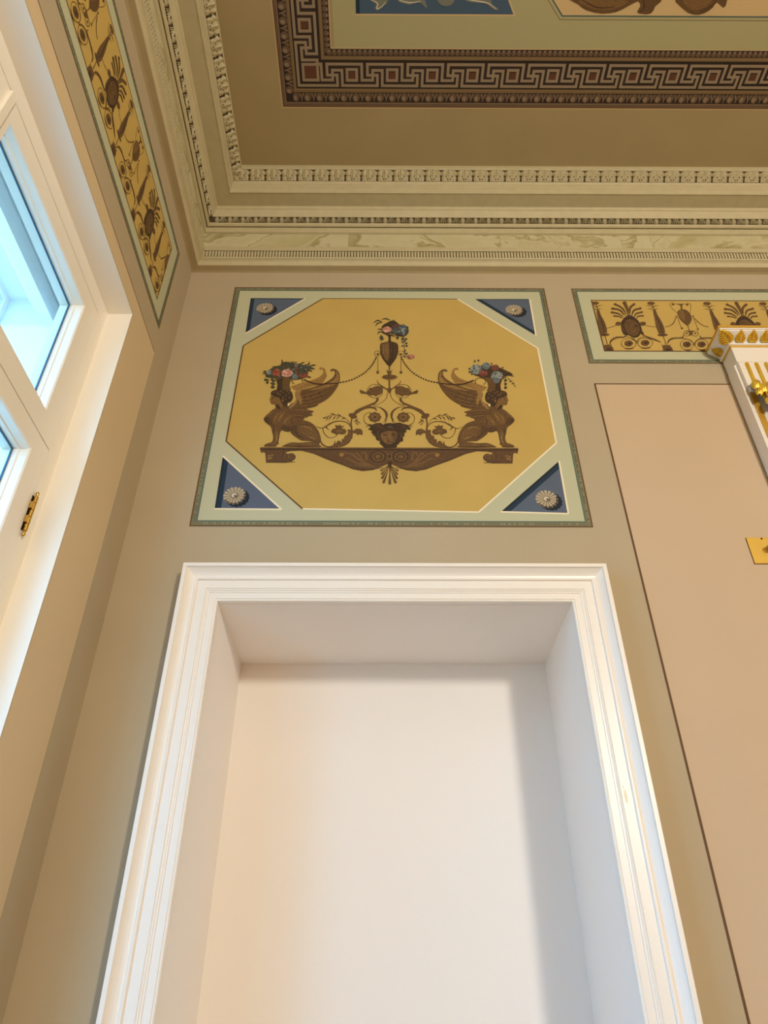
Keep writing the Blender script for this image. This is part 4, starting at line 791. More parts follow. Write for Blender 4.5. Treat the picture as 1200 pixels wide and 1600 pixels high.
ART['frieze_urn'] = (1173, 3856, """B 3 182,494 198,511 218,521 239,524 258,517 271,500 280,478 285,453 285,428 281,402 273,378 261,356 248,336 238,326 229,312 226,279 224,249 220,241 217,249 220,274 222,304 214,320 202,336 189,363 178,394 173,424 173,452 175,475
LB 4 190,490 206,502 222,509 232,512 237,503 237,473 231,436 221,391 208,361 196,374 185,402 180,427 178,452 182,473
B 3 187,596 266,597 242,575 228,515 215,515 227,575
B 2s 181,593 176,597 170,602 163,606 158,607 152,605 146,600 141,594 139,585 138,576 140,564 143,550 148,537 154,521 161,503 169,487 174,476 171,475 166,486 158,502 150,520 144,536 140,550 137,563 135,575 135,586 139,595 144,603 150,608 157,611 164,609 172,605 178,599 183,596
B 2s 270,597 277,600 287,604 298,608 307,607 313,603 317,596 318,585 317,571 311,549 302,521 292,494 286,476 282,477 289,495 299,522 308,550 314,572 315,585 313,595 310,601 306,604 299,604 288,601 278,596 271,594
B 3 181,588 175,580 164,577 154,580 152,588 158,595 169,598 178,595
B 3 301,584 295,576 284,572 275,575 273,584 279,592 290,596 299,593
B 3 161,429 157,422 152,420 149,425 151,434 156,439 161,437
B 2s 166,427 165,287 161,287 162,427
B 3 178,278 173,269 164,266 158,269 156,277 161,285 170,289 177,286
B 3 307,431 302,422 295,420 291,426 293,436 300,442 306,439
B 2s 300,419 301,272 297,272 296,419
B 3 308,264 303,257 296,254 290,257 289,264 293,270 301,273 307,270
B 3 199,249 265,246 243,229 227,187 208,187 214,227
B 2s 217,209 213,199 207,190 199,182 191,177 182,176 174,177 167,183 163,190 162,200 163,210 167,221 173,230 180,238 189,243 198,245 206,243 212,238 217,230 218,220 217,210 212,210 213,220 212,228 209,235 204,238 198,240 191,238 183,234 176,227 171,219 168,209 166,200 168,192 171,186 176,182 182,181 189,182 196,186 203,193 209,201 212,211
B 3 200,213 194,204 186,202 181,208 183,218 191,224 199,222
B 2s 290,210 286,200 280,190 272,183 264,178 255,176 247,178 240,183 236,191 235,200 236,211 240,221 246,231 254,238 262,243 271,245 279,243 286,238 290,230 291,220 290,210 285,211 286,220 285,229 282,235 277,239 271,240 264,239 256,234 250,228 244,219 241,210 240,200 241,192 244,186 249,182 255,181 262,182 269,187 276,193 282,202 285,211
B 3 273,214 268,205 259,203 254,209 256,218 264,224 272,222
B 3 42,295 39,300 33,300 29,295 33,290 39,290
B 3 59,300 56,305 49,305 46,300 49,295 56,295
B 3 75,307 71,312 65,312 62,307 65,302 71,302
B 3 90,315 87,320 81,320 78,315 81,309 87,309
B 3 104,325 101,331 95,331 91,325 95,320 101,320
B 3 115,339 112,344 105,344 102,339 105,333 112,333
B 3 124,354 121,359 115,359 112,354 115,348 121,348
B 3 133,369 129,374 123,374 120,369 123,363 129,363
B 3 141,384 138,389 132,389 128,384 132,379 138,379
B 3 149,400 146,405 140,405 136,400 140,394 146,394
B 3 157,415 154,420 148,420 144,415 148,410 154,410
B 3 314,400 311,406 305,406 302,400 305,395 311,395
B 3 318,387 315,392 309,392 306,387 309,382 315,382
B 3 323,374 320,379 313,379 310,374 313,368 320,368
B 3 328,361 325,366 318,366 315,361 318,355 325,355
B 3 334,348 331,354 325,354 322,348 325,343 331,343
B 3 341,337 338,342 332,342 329,337 332,331 338,331
B 3 350,325 346,331 340,331 337,325 340,320 346,320
B 3 359,315 356,321 350,321 346,315 350,310 356,310
B 3 370,307 367,312 361,312 357,307 361,301 367,301
B 3 383,301 379,307 373,307 370,301 373,296 379,296
B 3 396,297 393,302 386,302 383,297 386,292 393,292
B 2s 215,76 208,56 195,38 180,24 162,14 144,11 127,14 114,24 105,38 102,57 104,77 111,97 124,115 139,130 157,140 175,143 192,140 206,130 215,115 218,97 216,77 211,77 214,97 211,114 203,127 191,136 175,139 159,136 142,127 127,113 115,95 108,76 106,57 109,40 117,26 129,18 144,15 161,18 177,27 192,41 204,58 211,78
B 3 197,77 184,59 169,43 151,39 135,45 123,57 127,76 133,96 150,108 169,114 186,110 193,94
D 4 182,77 174,66 162,61 152,66 150,77 158,88 170,92 180,88
B 3s 117,18 123,16 133,13 143,10 152,10 162,11 175,13 186,16 194,19 195,16 188,12 177,7 165,2 152,-1 141,2 130,7 122,12 116,15
B 2s 337,77 329,57 316,39 300,24 283,15 265,11 248,15 235,24 226,39 223,57 225,77 233,98 245,116 261,131 279,140 298,144 314,140 328,131 336,116 339,97 337,77 333,78 335,97 332,114 325,128 313,136 298,139 281,136 264,127 249,113 237,96 229,76 227,57 230,40 238,27 250,19 265,16 281,19 298,28 313,41 325,59 333,78
B 3 318,77 305,60 290,44 271,40 256,46 244,57 248,77 254,97 272,109 291,115 308,111 314,95
D 4 303,77 296,66 283,62 273,66 271,77 279,88 291,93 301,88
B 3s 237,19 244,17 253,13 264,11 273,11 283,12 295,14 307,17 315,19 316,16 308,13 298,7 285,2 273,0 261,3 251,8 242,13 236,16
B 3s 1,85 4,93 8,106 13,120 21,132 30,141 41,149 52,156 64,159 76,161 88,162 99,162 109,162 119,163 128,163 134,164 138,165 143,169 149,177 154,185 157,191 160,190 158,184 156,173 153,162 147,153 138,148 128,147 119,147 110,147 100,147 89,146 79,145 69,142 60,137 50,133 40,128 32,122 25,113 17,101 11,90 6,82
B 3s 435,88 434,96 432,107 429,118 426,126 422,130 417,134 410,137 402,140 392,141 381,144 367,147 354,148 339,148 322,146 306,145 292,150 287,161 290,172 295,182 298,188 300,187 299,180 298,171 298,163 299,162 307,162 321,162 338,163 355,163 369,163 383,163 397,161 408,157 418,153 426,147 433,140 438,132 441,120 441,108 441,96 441,88
B 2s 136,153 143,152 154,152 166,150 177,146 188,140 198,133 207,124 214,114 218,101 220,87 221,74 222,65 218,65 217,74 215,86 212,99 207,110 201,119 193,127 184,135 175,140 165,144 153,147 143,148 135,149
B 2s 306,150 300,148 291,146 281,142 272,137 263,130 254,121 245,112 238,102 233,92 228,82 224,72 222,65 218,66 220,73 223,83 227,95 232,106 240,116 249,126 259,135 269,142 279,147 290,150 299,152 305,154""")
ART['frieze_mask'] = (934, 3863, """D 3 174,376 191,399 209,418 222,429 235,433 251,425 267,411 278,394 287,376 296,361 302,342 305,309 306,274 305,245 304,220 310,205 314,194 306,183 295,177 287,186 280,194 277,183 271,167 254,153 235,144 221,142 209,147 193,161 179,173 168,169 159,165 148,175 138,193 135,220 136,253 140,291 146,328 158,354
B 4 181,342 203,365 228,376 248,371 265,356 278,338 288,315 291,286 289,254 280,222 267,193 251,173 234,160 219,159 204,167 188,180 175,200 167,227 165,260 169,302
LB 5 219,293 212,284 197,279 182,281 173,288 175,297 186,304 202,306 215,301
D 6 211,293 206,287 196,284 187,287 184,292 189,298 199,301 209,298
D 5 282,288 275,280 262,277 250,280 246,287 253,295 266,298 278,295
LB 5s 242,314 239,305 235,291 231,277 229,267 230,262 232,259 236,257 238,255 236,252 234,253 230,256 226,260 224,267 226,278 230,292 236,306 239,315
LB 5 249,220 242,213 229,209 216,211 208,216 210,224 220,229 234,231 245,227
D 6s 210,222 246,220 246,217 210,218
D 5s 174,316 179,319 185,324 193,328 200,330 207,328 214,324 220,319 224,316 221,313 217,316 212,321 206,324 200,326 194,324 187,320 181,316 176,313
LB 5s 158,314 157,301 154,283 152,263 151,246 151,232 152,219 153,208 154,200 152,199 151,207 149,219 147,232 146,246 148,264 151,283 154,302 156,314
LB 5s 174,384 184,392 197,403 212,415 227,421 240,418 252,411 262,403 269,398 268,396 260,401 250,408 238,414 228,415 215,409 200,400 186,389 176,382
B 4 145,317 138,302 124,293 110,293 100,302 98,317 106,333 119,342 134,342 144,333
B 4 357,319 348,303 332,294 315,294 303,303 301,318 309,334 325,343 343,343 355,334
B 3s 225,435 224,447 224,462 224,481 223,499 221,516 219,532 217,549 216,565 214,579 213,589 243,592 244,582 245,568 247,551 247,533 246,516 244,498 240,480 237,461 234,446 232,435
B 3 246,591 239,577 227,569 216,572 210,583 213,598 223,610 235,612 244,605
B 3s 209,434 206,447 202,465 196,485 191,504 184,518 176,529 166,540 154,550 143,558 136,564 149,580 156,574 167,566 180,555 192,542 201,527 207,509 211,488 213,467 214,448 215,436
B 3 155,572 150,563 142,557 134,559 130,567 132,577 139,585 148,587 154,582
B 3s 195,423 190,433 183,448 175,464 167,478 159,487 151,492 140,496 128,498 117,501 108,502 114,525 121,523 133,521 147,518 162,512 174,502 183,487 190,470 194,452 198,436 200,426
B 3 125,514 119,503 110,497 102,499 97,508 99,520 107,528 116,530 123,525
B 3s 179,402 173,408 165,417 156,426 147,435 139,441 131,444 121,446 110,449 100,450 93,452 98,473 104,472 114,470 126,468 139,464 150,457 159,447 168,435 174,423 180,413 184,405
B 3 108,462 103,452 95,447 87,449 83,457 85,468 92,476 101,478 107,473
B 3s 167,387 164,390 159,394 153,398 147,402 142,404 135,406 127,407 119,408 111,409 106,409 108,425 113,424 121,423 129,422 138,420 147,416 153,411 159,406 165,400 169,395 172,392
B 3 116,417 112,410 106,406 101,407 98,413 99,421 104,427 110,428 115,424
B 3s 239,436 240,448 240,465 242,486 245,506 251,524 259,539 271,553 282,564 292,573 298,580 314,564 307,557 297,548 287,538 277,527 270,515 264,501 259,482 253,463 248,446 245,435
B 3 319,572 314,562 305,556 297,558 293,566 295,577 302,586 312,588 318,582
B 3s 255,426 258,436 262,451 267,467 274,484 283,498 295,508 310,516 324,521 336,525 344,528 351,508 343,505 331,501 318,497 306,491 296,485 288,475 280,462 272,447 266,433 261,424
B 3 360,518 355,508 347,503 339,505 336,513 338,523 345,531 353,533 359,528
B 3s 272,405 274,412 278,422 283,434 289,446 297,455 307,463 319,468 331,471 342,474 349,476 353,458 346,456 336,454 325,451 315,447 307,443 300,437 293,428 287,418 281,409 277,403
B 3 361,467 357,459 350,454 343,456 340,463 342,472 348,478 355,480 361,476
B 3s 286,385 288,390 292,397 296,406 302,414 309,421 318,425 328,427 338,427 345,427 351,427 351,412 346,412 338,412 330,411 322,410 316,409 311,405 305,399 299,392 294,386 291,382
B 3 360,420 356,413 350,409 345,410 342,416 344,423 349,429 355,431 359,427
B 3 21,261 19,266 13,266 11,261 13,257 19,257
B 3 37,265 35,270 29,270 27,265 29,261 35,261
B 3 53,270 50,275 45,275 42,270 45,266 50,266
B 3 68,277 65,282 60,282 57,277 60,272 65,272
B 3 82,285 80,289 74,289 72,285 74,280 80,280
B 3 96,294 93,299 88,299 85,294 88,290 93,290
B 3 364,292 361,297 356,297 353,292 356,288 361,288
B 3 379,288 377,292 371,292 369,288 371,283 377,283
B 3 395,284 392,288 387,288 384,284 387,279 392,279
B 3 411,280 408,285 403,285 400,280 403,276 408,276
B 3 426,278 424,282 419,282 416,278 419,273 424,273
B 3 442,276 440,280 435,280 432,276 435,271 440,271
B 2s 224,70 217,51 205,34 188,20 169,11 149,8 130,11 114,20 102,34 96,51 97,70 104,89 116,107 133,120 152,129 172,132 192,129 208,120 219,107 225,89 224,70 220,70 221,89 215,104 205,117 190,125 172,128 153,125 135,117 119,104 107,87 101,69 101,52 106,36 116,23 131,15 149,13 168,16 186,24 202,37 213,53 220,71
B 3 199,71 187,54 173,39 154,35 137,41 124,52 127,71 132,90 149,102 168,108 186,104 194,89
D 4 183,71 176,60 164,56 154,60 151,71 158,82 170,87 181,82
B 3s 113,9 119,9 128,8 137,8 147,9 158,10 172,12 184,13 193,14 193,12 185,9 173,5 160,1 148,-1 137,0 127,3 119,5 113,6
B 2s 362,77 354,58 342,41 325,27 306,19 285,15 266,18 250,27 239,41 234,58 234,77 241,96 254,114 271,128 290,136 311,140 330,137 346,128 357,114 363,96 362,77 357,78 359,96 354,112 343,124 329,133 311,135 292,132 273,124 257,111 245,94 239,76 238,59 243,43 253,30 268,22 285,20 304,23 323,31 339,44 351,60 358,78
B 3 337,79 324,61 310,46 291,42 274,48 261,59 264,78 269,98 287,109 306,115 324,111 332,96
D 4 321,79 314,68 302,63 291,67 289,78 296,90 308,94 318,90
B 3s 250,16 256,16 265,15 274,15 284,16 295,17 308,19 321,20 329,22 330,19 322,16 310,12 297,8 284,6 274,8 264,10 255,12 250,13
B 3s -1,55 2,65 5,80 10,96 18,111 29,124 42,135 57,144 72,152 90,155 108,155 124,154 137,155 147,160 156,168 164,175 170,181 173,178 168,172 162,163 153,152 141,144 125,140 108,139 92,137 78,134 66,128 53,120 41,111 31,101 22,90 15,76 9,63 4,53
B 3s 428,83 421,88 411,94 399,101 388,108 376,115 362,121 348,129 336,137 325,145 315,153 306,162 299,170 295,179 292,188 292,195 291,200 295,201 297,196 299,190 302,183 307,177 314,171 324,165 335,158 346,152 358,145 371,137 384,130 397,122 407,112 417,102 426,94 431,88
B 2s 157,155 165,153 177,151 189,148 200,143 209,136 216,127 222,118 227,109 228,98 229,86 228,76 228,68 224,68 224,76 223,86 222,97 219,106 216,115 210,123 204,131 197,138 188,143 176,146 164,149 157,151
B 2s 308,152 301,150 291,147 280,143 271,138 263,132 256,123 250,115 244,106 239,96 234,85 230,75 228,68 224,69 226,76 229,87 233,99 237,109 244,119 251,128 259,136 268,143 278,148 290,151 300,154 307,156""")
ART['octagon_field'] = (-573, 3039, """OC 1 635,2286 15,1678 6,642 607,31 1810,7 2429,636 2421,1660 1801,2285
LN 2s 639,2282 19,1674 11,1682 631,2290
LN 2s 20,1678 12,642 1,642 9,1678
LN 2s 10,646 611,35 604,27 2,639
LN 2s 1801,2281 635,2282 635,2290 1801,2289
WH 2s 608,38 1811,14 1810,1 607,25
WH 2s 1806,12 2424,641 2433,631 1815,3
WH 2s 2422,636 2414,1660 2427,1660 2435,636
WH 2s 2416,1655 1797,2281 1806,2290 2425,1665""")
ART['spandrel_tl'] = (-568, 3952, """BU 1 0,461 472,459 5,3
DB 2 5,3 0,461 32,461 37,34
DK 3 5,3 0,461 11,461 16,14
DB 2 0,461 472,459 460,447 0,449
WH 4s 477,455 9,-1 1,8 468,463""")
ART['spandrel_tl_rosette'] = (-538, 4067, """DK 5 184,75 178,84 176,93 178,104 168,110 162,118 160,128 148,131 140,136 133,145 121,143 112,145 102,151 92,145 82,143 70,145 63,136 55,131 43,128 41,118 35,110 26,104 28,93 26,84 19,75 26,66 28,57 26,46 35,40 41,32 43,21 55,19 63,14 70,5 82,7 92,5 102,-1 112,5 121,7 133,5 140,14 148,19 160,21 162,32 168,40 178,46 176,57 178,66
RS 6 155,95 149,104 147,112 149,122 140,128 135,135 133,145 122,148 114,152 107,161 96,159 87,161 78,166 68,161 59,159 48,161 42,152 34,148 23,145 20,135 15,128 6,122 8,112 6,104 0,95 6,86 8,78 6,68 15,62 20,55 23,44 34,42 42,38 48,29 59,31 68,29 78,24 87,29 96,31 107,29 114,38 122,42 133,44 135,55 140,62 149,68 147,78 149,86
RD 7s 101,100 148,111 149,105 101,98
RD 7s 97,108 136,134 139,129 98,106
RD 7s 90,114 115,152 120,148 92,112
RD 7s 81,117 89,160 95,159 83,116
RD 7s 72,116 61,159 67,160 74,117
RD 7s 64,112 35,148 40,152 65,114
RD 7s 57,106 16,129 20,134 59,108
RD 7s 54,98 7,105 8,111 55,100
RD 7s 55,90 8,79 7,85 54,92
RD 7s 59,82 20,56 16,61 57,84
RD 7s 65,76 40,38 35,42 64,78
RD 7s 74,73 67,30 61,31 72,74
RD 7s 83,74 95,31 89,30 81,73
RD 7s 92,78 120,42 115,38 90,76
RD 7s 98,84 139,61 136,56 97,82
RD 7s 101,92 149,85 148,79 101,90
RD 7 103,95 101,98 101,101 101,104 98,106 97,108 96,112 92,112 90,114 87,117 84,116 81,117 78,118 75,117 72,116 68,117 66,114 63,112 60,112 59,108 57,106 54,104 55,101 54,98 52,95 54,92 55,89 54,86 57,84 59,82 60,78 63,78 66,76 68,73 72,74 75,73 78,71 81,73 84,74 87,73 90,76 92,78 96,78 97,82 98,84 101,86 101,89 101,92
RL 8 96,97 94,99 94,101 94,104 92,106 91,107 90,110 87,111 85,112 83,114 81,114 78,114 76,115 73,114 71,114 68,114 66,112 64,111 61,110 61,107 59,106 57,104 58,101 57,99 55,97 57,95 58,92 57,90 59,88 61,86 61,84 64,83 66,82 68,80 71,80 73,80 76,78 78,80 81,80 83,80 85,82 87,83 90,84 91,86 92,88 94,90 94,92 94,95
RD 9 94,91 93,92 93,93 93,94 92,95 91,96 91,97 89,98 88,98 88,100 86,99 85,99 84,100 82,99 81,99 80,100 79,98 78,98 77,97 76,96 76,95 74,94 75,93 74,92 74,91 74,90 75,89 74,87 76,87 76,86 77,84 78,84 79,83 80,82 81,83 82,82 84,82 85,82 86,83 88,82 88,83 89,84 91,84 91,86 92,87 93,87 93,89 93,90
RD 8 148,115 150,105 151,95 150,84 147,74 143,65 137,56 130,48 122,41 113,36 102,32 92,29 81,28 69,28 58,30 48,33 38,38 29,44 21,52 15,60 23,65 29,58 36,51 43,46 52,41 61,39 70,37 80,36 90,38 99,40 108,44 116,48 123,54 130,61 135,69 138,77 141,86 141,95 141,104 138,112""")
ART['spandrel_bl'] = (-575, 3049, """BU 1 5,481 10,9 467,6
DB 2 5,481 10,9 54,9 50,435
DK 3 5,481 10,9 26,9 21,465
WH 4s 10,16 467,13 467,0 10,3
WH 4s 463,2 1,476 10,485 472,11""")
ART['spandrel_bl_rosette'] = (-549, 3059, """DK 5 189,83 182,93 180,103 182,114 172,121 167,130 164,141 152,144 144,149 137,159 125,157 115,159 104,165 94,159 84,157 72,159 65,149 57,144 45,141 42,130 36,121 26,114 28,103 26,93 20,83 26,73 28,63 26,51 36,45 42,36 45,25 57,22 65,17 72,7 84,9 94,7 104,1 115,7 125,9 137,7 144,17 152,22 164,25 167,36 172,45 182,51 180,63 182,73
RS 6 160,103 154,112 152,122 154,133 145,139 139,147 137,158 125,160 117,165 111,175 100,173 90,174 80,181 71,174 61,173 50,175 43,165 35,160 24,158 22,147 16,139 7,133 9,122 7,112 1,103 7,94 9,84 7,73 16,67 22,59 24,48 35,46 43,40 50,31 61,33 71,31 80,25 90,31 100,33 111,31 117,40 125,46 137,48 139,59 145,67 154,73 152,84 154,94
RD 7s 104,109 152,120 153,114 104,106
RD 7s 100,117 140,146 143,140 101,115
RD 7s 93,123 119,164 124,161 95,122
RD 7s 84,126 92,174 98,173 86,126
RD 7s 74,126 63,173 69,174 77,126
RD 7s 66,122 37,161 42,164 68,123
RD 7s 59,115 17,140 21,146 61,117
RD 7s 56,106 7,114 9,120 57,109
RD 7s 57,97 9,86 7,92 56,100
RD 7s 61,89 21,60 17,66 59,91
RD 7s 68,83 42,41 37,45 66,84
RD 7s 77,79 69,32 63,33 74,80
RD 7s 86,80 98,33 92,32 84,79
RD 7s 95,84 124,45 119,41 93,83
RD 7s 101,91 143,66 140,60 100,89
RD 7s 104,100 153,92 152,86 104,97
RD 7 107,103 105,106 104,109 105,113 102,115 100,117 99,121 95,122 93,124 90,127 87,126 84,127 80,129 77,127 74,126 70,127 68,124 65,122 62,121 61,117 59,115 56,113 57,109 56,106 54,103 56,100 57,97 56,93 59,91 61,88 62,85 65,84 68,82 70,79 74,80 77,79 80,77 84,79 87,80 90,79 93,82 95,84 99,85 100,88 102,91 105,93 104,97 105,100
RL 8 99,105 97,107 97,110 97,113 95,114 94,116 93,119 90,120 88,121 86,124 83,123 81,124 78,125 76,124 73,123 70,124 69,121 67,120 64,119 63,116 62,114 59,113 60,110 59,107 58,105 59,103 60,100 59,97 62,96 63,94 64,91 67,90 69,89 70,86 73,87 76,86 78,85 81,86 83,87 86,86 88,89 90,90 93,91 94,94 95,96 97,97 97,100 97,103
RD 9 97,99 96,100 96,101 96,103 95,104 94,105 94,106 92,106 91,107 90,108 89,108 88,108 86,109 85,108 84,108 82,108 82,107 80,106 79,106 79,105 78,104 77,103 77,101 77,100 76,99 77,98 77,97 77,95 78,94 79,93 79,92 80,92 82,91 82,90 84,90 85,90 86,89 88,90 89,90 90,90 91,91 92,92 94,92 94,93 95,94 96,95 96,97 96,98
RD 8 152,125 155,114 156,103 155,91 152,81 148,70 142,61 134,52 126,45 116,39 106,34 95,31 83,30 72,30 61,32 50,36 40,41 30,48 23,56 16,65 24,70 30,62 37,55 45,49 54,45 63,42 73,40 83,39 93,40 102,43 111,47 120,52 127,59 134,66 139,75 143,84 145,93 146,103 145,112 143,122""")
ART['spandrel_tr'] = (404, 3947, """BU 1 0,470 474,473 471,-1
DB 2 471,-1 0,470 45,470 471,44
DK 3 471,-1 0,470 16,470 471,15
DB 2 0,470 474,473 474,463 10,460
WH 4s 481,472 477,-1 464,-1 468,473""")
ART['spandrel_tr_rosette'] = (527, 4061, """DK 5 185,76 178,85 176,94 179,104 169,111 163,118 161,129 149,131 141,136 134,145 122,143 112,145 103,151 93,145 83,143 71,145 64,136 56,131 44,129 42,118 36,111 26,104 29,94 27,85 20,76 27,66 29,57 26,47 36,40 42,33 44,22 56,20 64,15 71,6 83,8 93,6 103,0 112,6 122,8 134,6 141,15 149,20 161,22 163,33 169,40 179,47 176,57 178,66
RS 6 156,96 150,104 148,113 150,123 141,129 136,136 133,146 122,148 115,153 108,161 97,160 88,161 79,167 69,161 60,160 49,161 42,153 35,148 24,146 21,136 16,129 7,123 9,113 7,104 1,96 7,87 9,78 7,68 16,62 21,55 24,45 35,43 42,38 49,30 60,31 69,30 79,24 88,30 97,31 108,30 115,38 122,43 133,45 136,55 141,62 150,68 148,78 150,87
RD 7s 102,101 148,112 149,105 102,99
RD 7s 98,109 137,135 140,129 99,107
RD 7s 91,114 116,152 121,148 93,113
RD 7s 82,117 89,161 96,160 84,117
RD 7s 73,117 61,160 68,161 75,117
RD 7s 64,113 36,148 41,152 66,114
RD 7s 58,107 17,129 21,135 59,109
RD 7s 55,99 8,105 9,112 56,101
RD 7s 56,90 9,80 8,86 55,92
RD 7s 59,82 21,56 17,62 58,84
RD 7s 66,77 41,39 36,43 64,78
RD 7s 75,74 68,30 61,32 73,74
RD 7s 84,74 96,32 89,30 82,74
RD 7s 93,78 121,43 116,39 91,77
RD 7s 99,84 140,62 137,56 98,82
RD 7s 102,92 149,86 148,80 102,90
RD 7 104,96 102,98 102,101 102,105 99,106 97,109 97,112 93,113 90,114 88,117 85,117 82,117 79,119 75,117 72,117 69,117 67,114 64,113 60,112 60,109 58,106 55,105 56,101 55,98 53,96 55,93 56,90 55,87 58,85 60,82 60,79 64,78 67,77 69,74 72,74 75,74 79,72 82,74 85,74 88,74 90,77 93,78 97,79 97,82 99,85 102,87 102,90 102,93
RL 8 97,98 95,100 95,102 95,105 93,106 91,108 91,111 88,111 86,112 84,115 81,114 79,115 77,116 74,115 72,114 69,115 67,112 65,111 62,111 62,108 60,106 58,105 58,102 58,100 56,98 58,95 58,93 58,90 60,89 62,87 62,84 65,84 67,83 69,80 72,81 74,80 77,79 79,80 81,81 84,80 86,83 88,84 91,84 91,87 93,89 95,90 95,93 95,95
RD 9 95,92 94,93 94,94 94,95 93,96 92,97 92,98 90,98 89,99 88,100 87,100 86,100 85,101 83,100 82,100 81,100 80,99 79,98 77,98 77,97 76,96 75,95 75,94 75,93 74,92 75,90 75,89 75,88 76,87 77,86 77,85 79,85 80,84 81,83 82,83 83,83 85,82 86,83 87,83 88,83 89,84 90,85 92,85 92,86 93,87 94,88 94,89 94,90
RD 8 149,115 151,105 152,95 151,85 148,75 144,65 138,57 131,49 123,42 113,36 103,32 92,29 81,28 70,29 59,31 49,34 39,39 30,45 22,52 16,61 24,65 30,58 36,52 44,46 53,42 62,39 71,37 81,37 91,38 100,40 109,44 117,49 124,55 130,62 135,69 139,78 141,86 142,95 141,104 139,113""")
ART['spandrel_br'] = (408, 3034, """BU 1 462,473 460,7 1,21
DB 2 1,21 462,473 462,411 62,19
DK 3 1,21 462,473 462,451 22,20
WH 4s 469,473 467,7 454,7 456,473
WH 4s 460,0 1,14 1,27 461,13""")
ART['spandrel_br_rosette'] = (532, 3048, """DK 5 189,82 182,92 180,102 182,114 172,120 166,129 164,140 152,143 143,148 136,158 124,156 114,158 104,165 94,158 84,156 72,158 65,148 56,143 44,140 42,129 36,120 26,114 28,102 26,92 19,82 26,72 28,62 26,51 36,44 42,36 44,24 56,22 65,16 72,6 84,8 94,6 104,0 114,6 124,8 136,6 143,16 152,22 164,24 166,36 172,44 182,51 180,62 182,72
RS 6 160,102 153,112 152,121 154,132 144,138 139,146 136,157 125,159 117,165 111,174 99,172 90,174 80,180 70,174 61,172 49,174 43,165 35,159 24,157 21,146 16,138 6,132 8,121 7,112 0,102 7,93 8,84 6,72 16,66 21,58 24,47 35,45 43,40 49,30 61,33 70,31 80,24 90,31 99,33 111,30 117,40 125,45 136,47 139,58 144,66 154,72 152,84 153,93
RD 7s 104,108 152,119 153,113 104,106
RD 7s 100,116 140,145 143,139 101,114
RD 7s 93,123 118,164 124,160 95,121
RD 7s 84,126 91,173 98,172 86,125
RD 7s 74,125 62,172 69,173 76,126
RD 7s 65,121 36,160 42,164 67,123
RD 7s 59,114 17,139 20,145 60,116
RD 7s 56,106 7,113 8,119 56,108
RD 7s 56,96 8,85 7,91 56,99
RD 7s 60,88 20,60 17,65 59,90
RD 7s 67,82 42,41 36,44 65,83
RD 7s 76,79 69,31 62,32 74,79
RD 7s 86,79 98,32 91,31 84,79
RD 7s 95,83 124,44 118,41 93,82
RD 7s 101,90 143,65 140,60 100,88
RD 7s 104,99 153,91 152,85 104,96
RD 7 106,102 104,105 104,108 104,112 101,114 99,117 99,120 95,121 92,123 90,126 86,125 83,126 80,128 77,126 74,125 70,126 68,123 65,121 61,120 61,117 59,114 56,112 56,108 56,105 54,102 56,99 56,96 56,92 59,90 61,88 61,84 65,83 68,82 70,79 74,79 77,79 80,77 83,79 86,79 90,79 92,82 95,83 99,84 99,88 101,90 104,92 104,96 104,99
RL 8 99,104 97,107 97,109 97,112 95,114 93,116 93,118 90,119 88,120 86,123 83,122 81,123 78,124 75,123 73,122 70,123 68,120 66,119 63,118 63,116 61,114 59,112 59,109 59,107 57,104 59,102 59,99 59,96 61,95 63,93 63,90 66,89 68,88 70,86 73,86 75,86 78,84 81,86 83,86 86,86 88,88 90,89 93,90 93,93 95,95 97,96 97,99 97,102
RD 9 96,98 96,99 95,101 96,102 94,103 94,104 93,105 92,106 91,106 90,108 88,107 87,107 86,108 85,107 84,107 82,108 81,106 80,106 79,105 78,104 78,103 76,102 77,101 76,99 76,98 76,97 77,96 76,94 78,94 78,92 79,91 80,91 81,90 82,89 84,89 85,89 86,88 87,89 88,89 90,89 91,90 92,91 93,91 94,92 94,94 96,94 95,96 96,97
RD 8 152,124 154,113 155,102 154,91 152,80 147,69 141,60 134,51 126,44 116,38 105,33 94,30 83,29 71,29 60,32 49,35 39,41 30,47 22,55 16,64 24,69 30,61 37,55 45,49 53,44 63,41 73,39 83,39 92,40 102,42 111,46 120,52 127,58 133,65 138,74 142,83 145,92 145,102 145,112 142,121""")
ART['ceiling_ribbon'] = (-66, -872, """RB 2 -1,7 16,17 50,29 68,40 79,51 72,65 67,77 81,89 101,92 113,77 126,58 146,53 164,47 173,26 168,6 141,4 101,7 43,6
RB 2 245,6 246,21 279,38 313,47 348,50 370,42 390,35 415,35 441,42 467,63 485,79 485,61 475,34 464,17 431,5 333,2
RB 2 566,5 565,24 586,46 610,56 638,60 666,56 688,45 701,24 693,4 629,-1
RB 2 769,4 779,17 823,30 856,34 891,36 922,36 951,40 975,53 997,69 1027,81 1051,88 1061,84 1058,73 1033,62 1003,47 997,23 972,3 865,-1
RL 3s 41,24 56,29 76,37 89,45 88,55 80,70 81,84 96,84 113,77 128,68 139,58 148,46 154,37 150,34 144,42 135,53 124,63 110,70 94,76 87,77 89,73 96,58 96,41 79,31 58,24 42,19
RL 3s 786,13 814,18 852,24 889,29 920,34 949,37 975,43 1001,55 1024,70 1040,81 1043,77 1027,66 1004,50 978,36 951,29 921,24 891,21 853,16 815,12 787,9
RL 3s 261,23 283,29 315,37 347,43 379,40 410,34 432,30 431,25 409,28 378,32 347,33 316,30 285,23 262,18""")
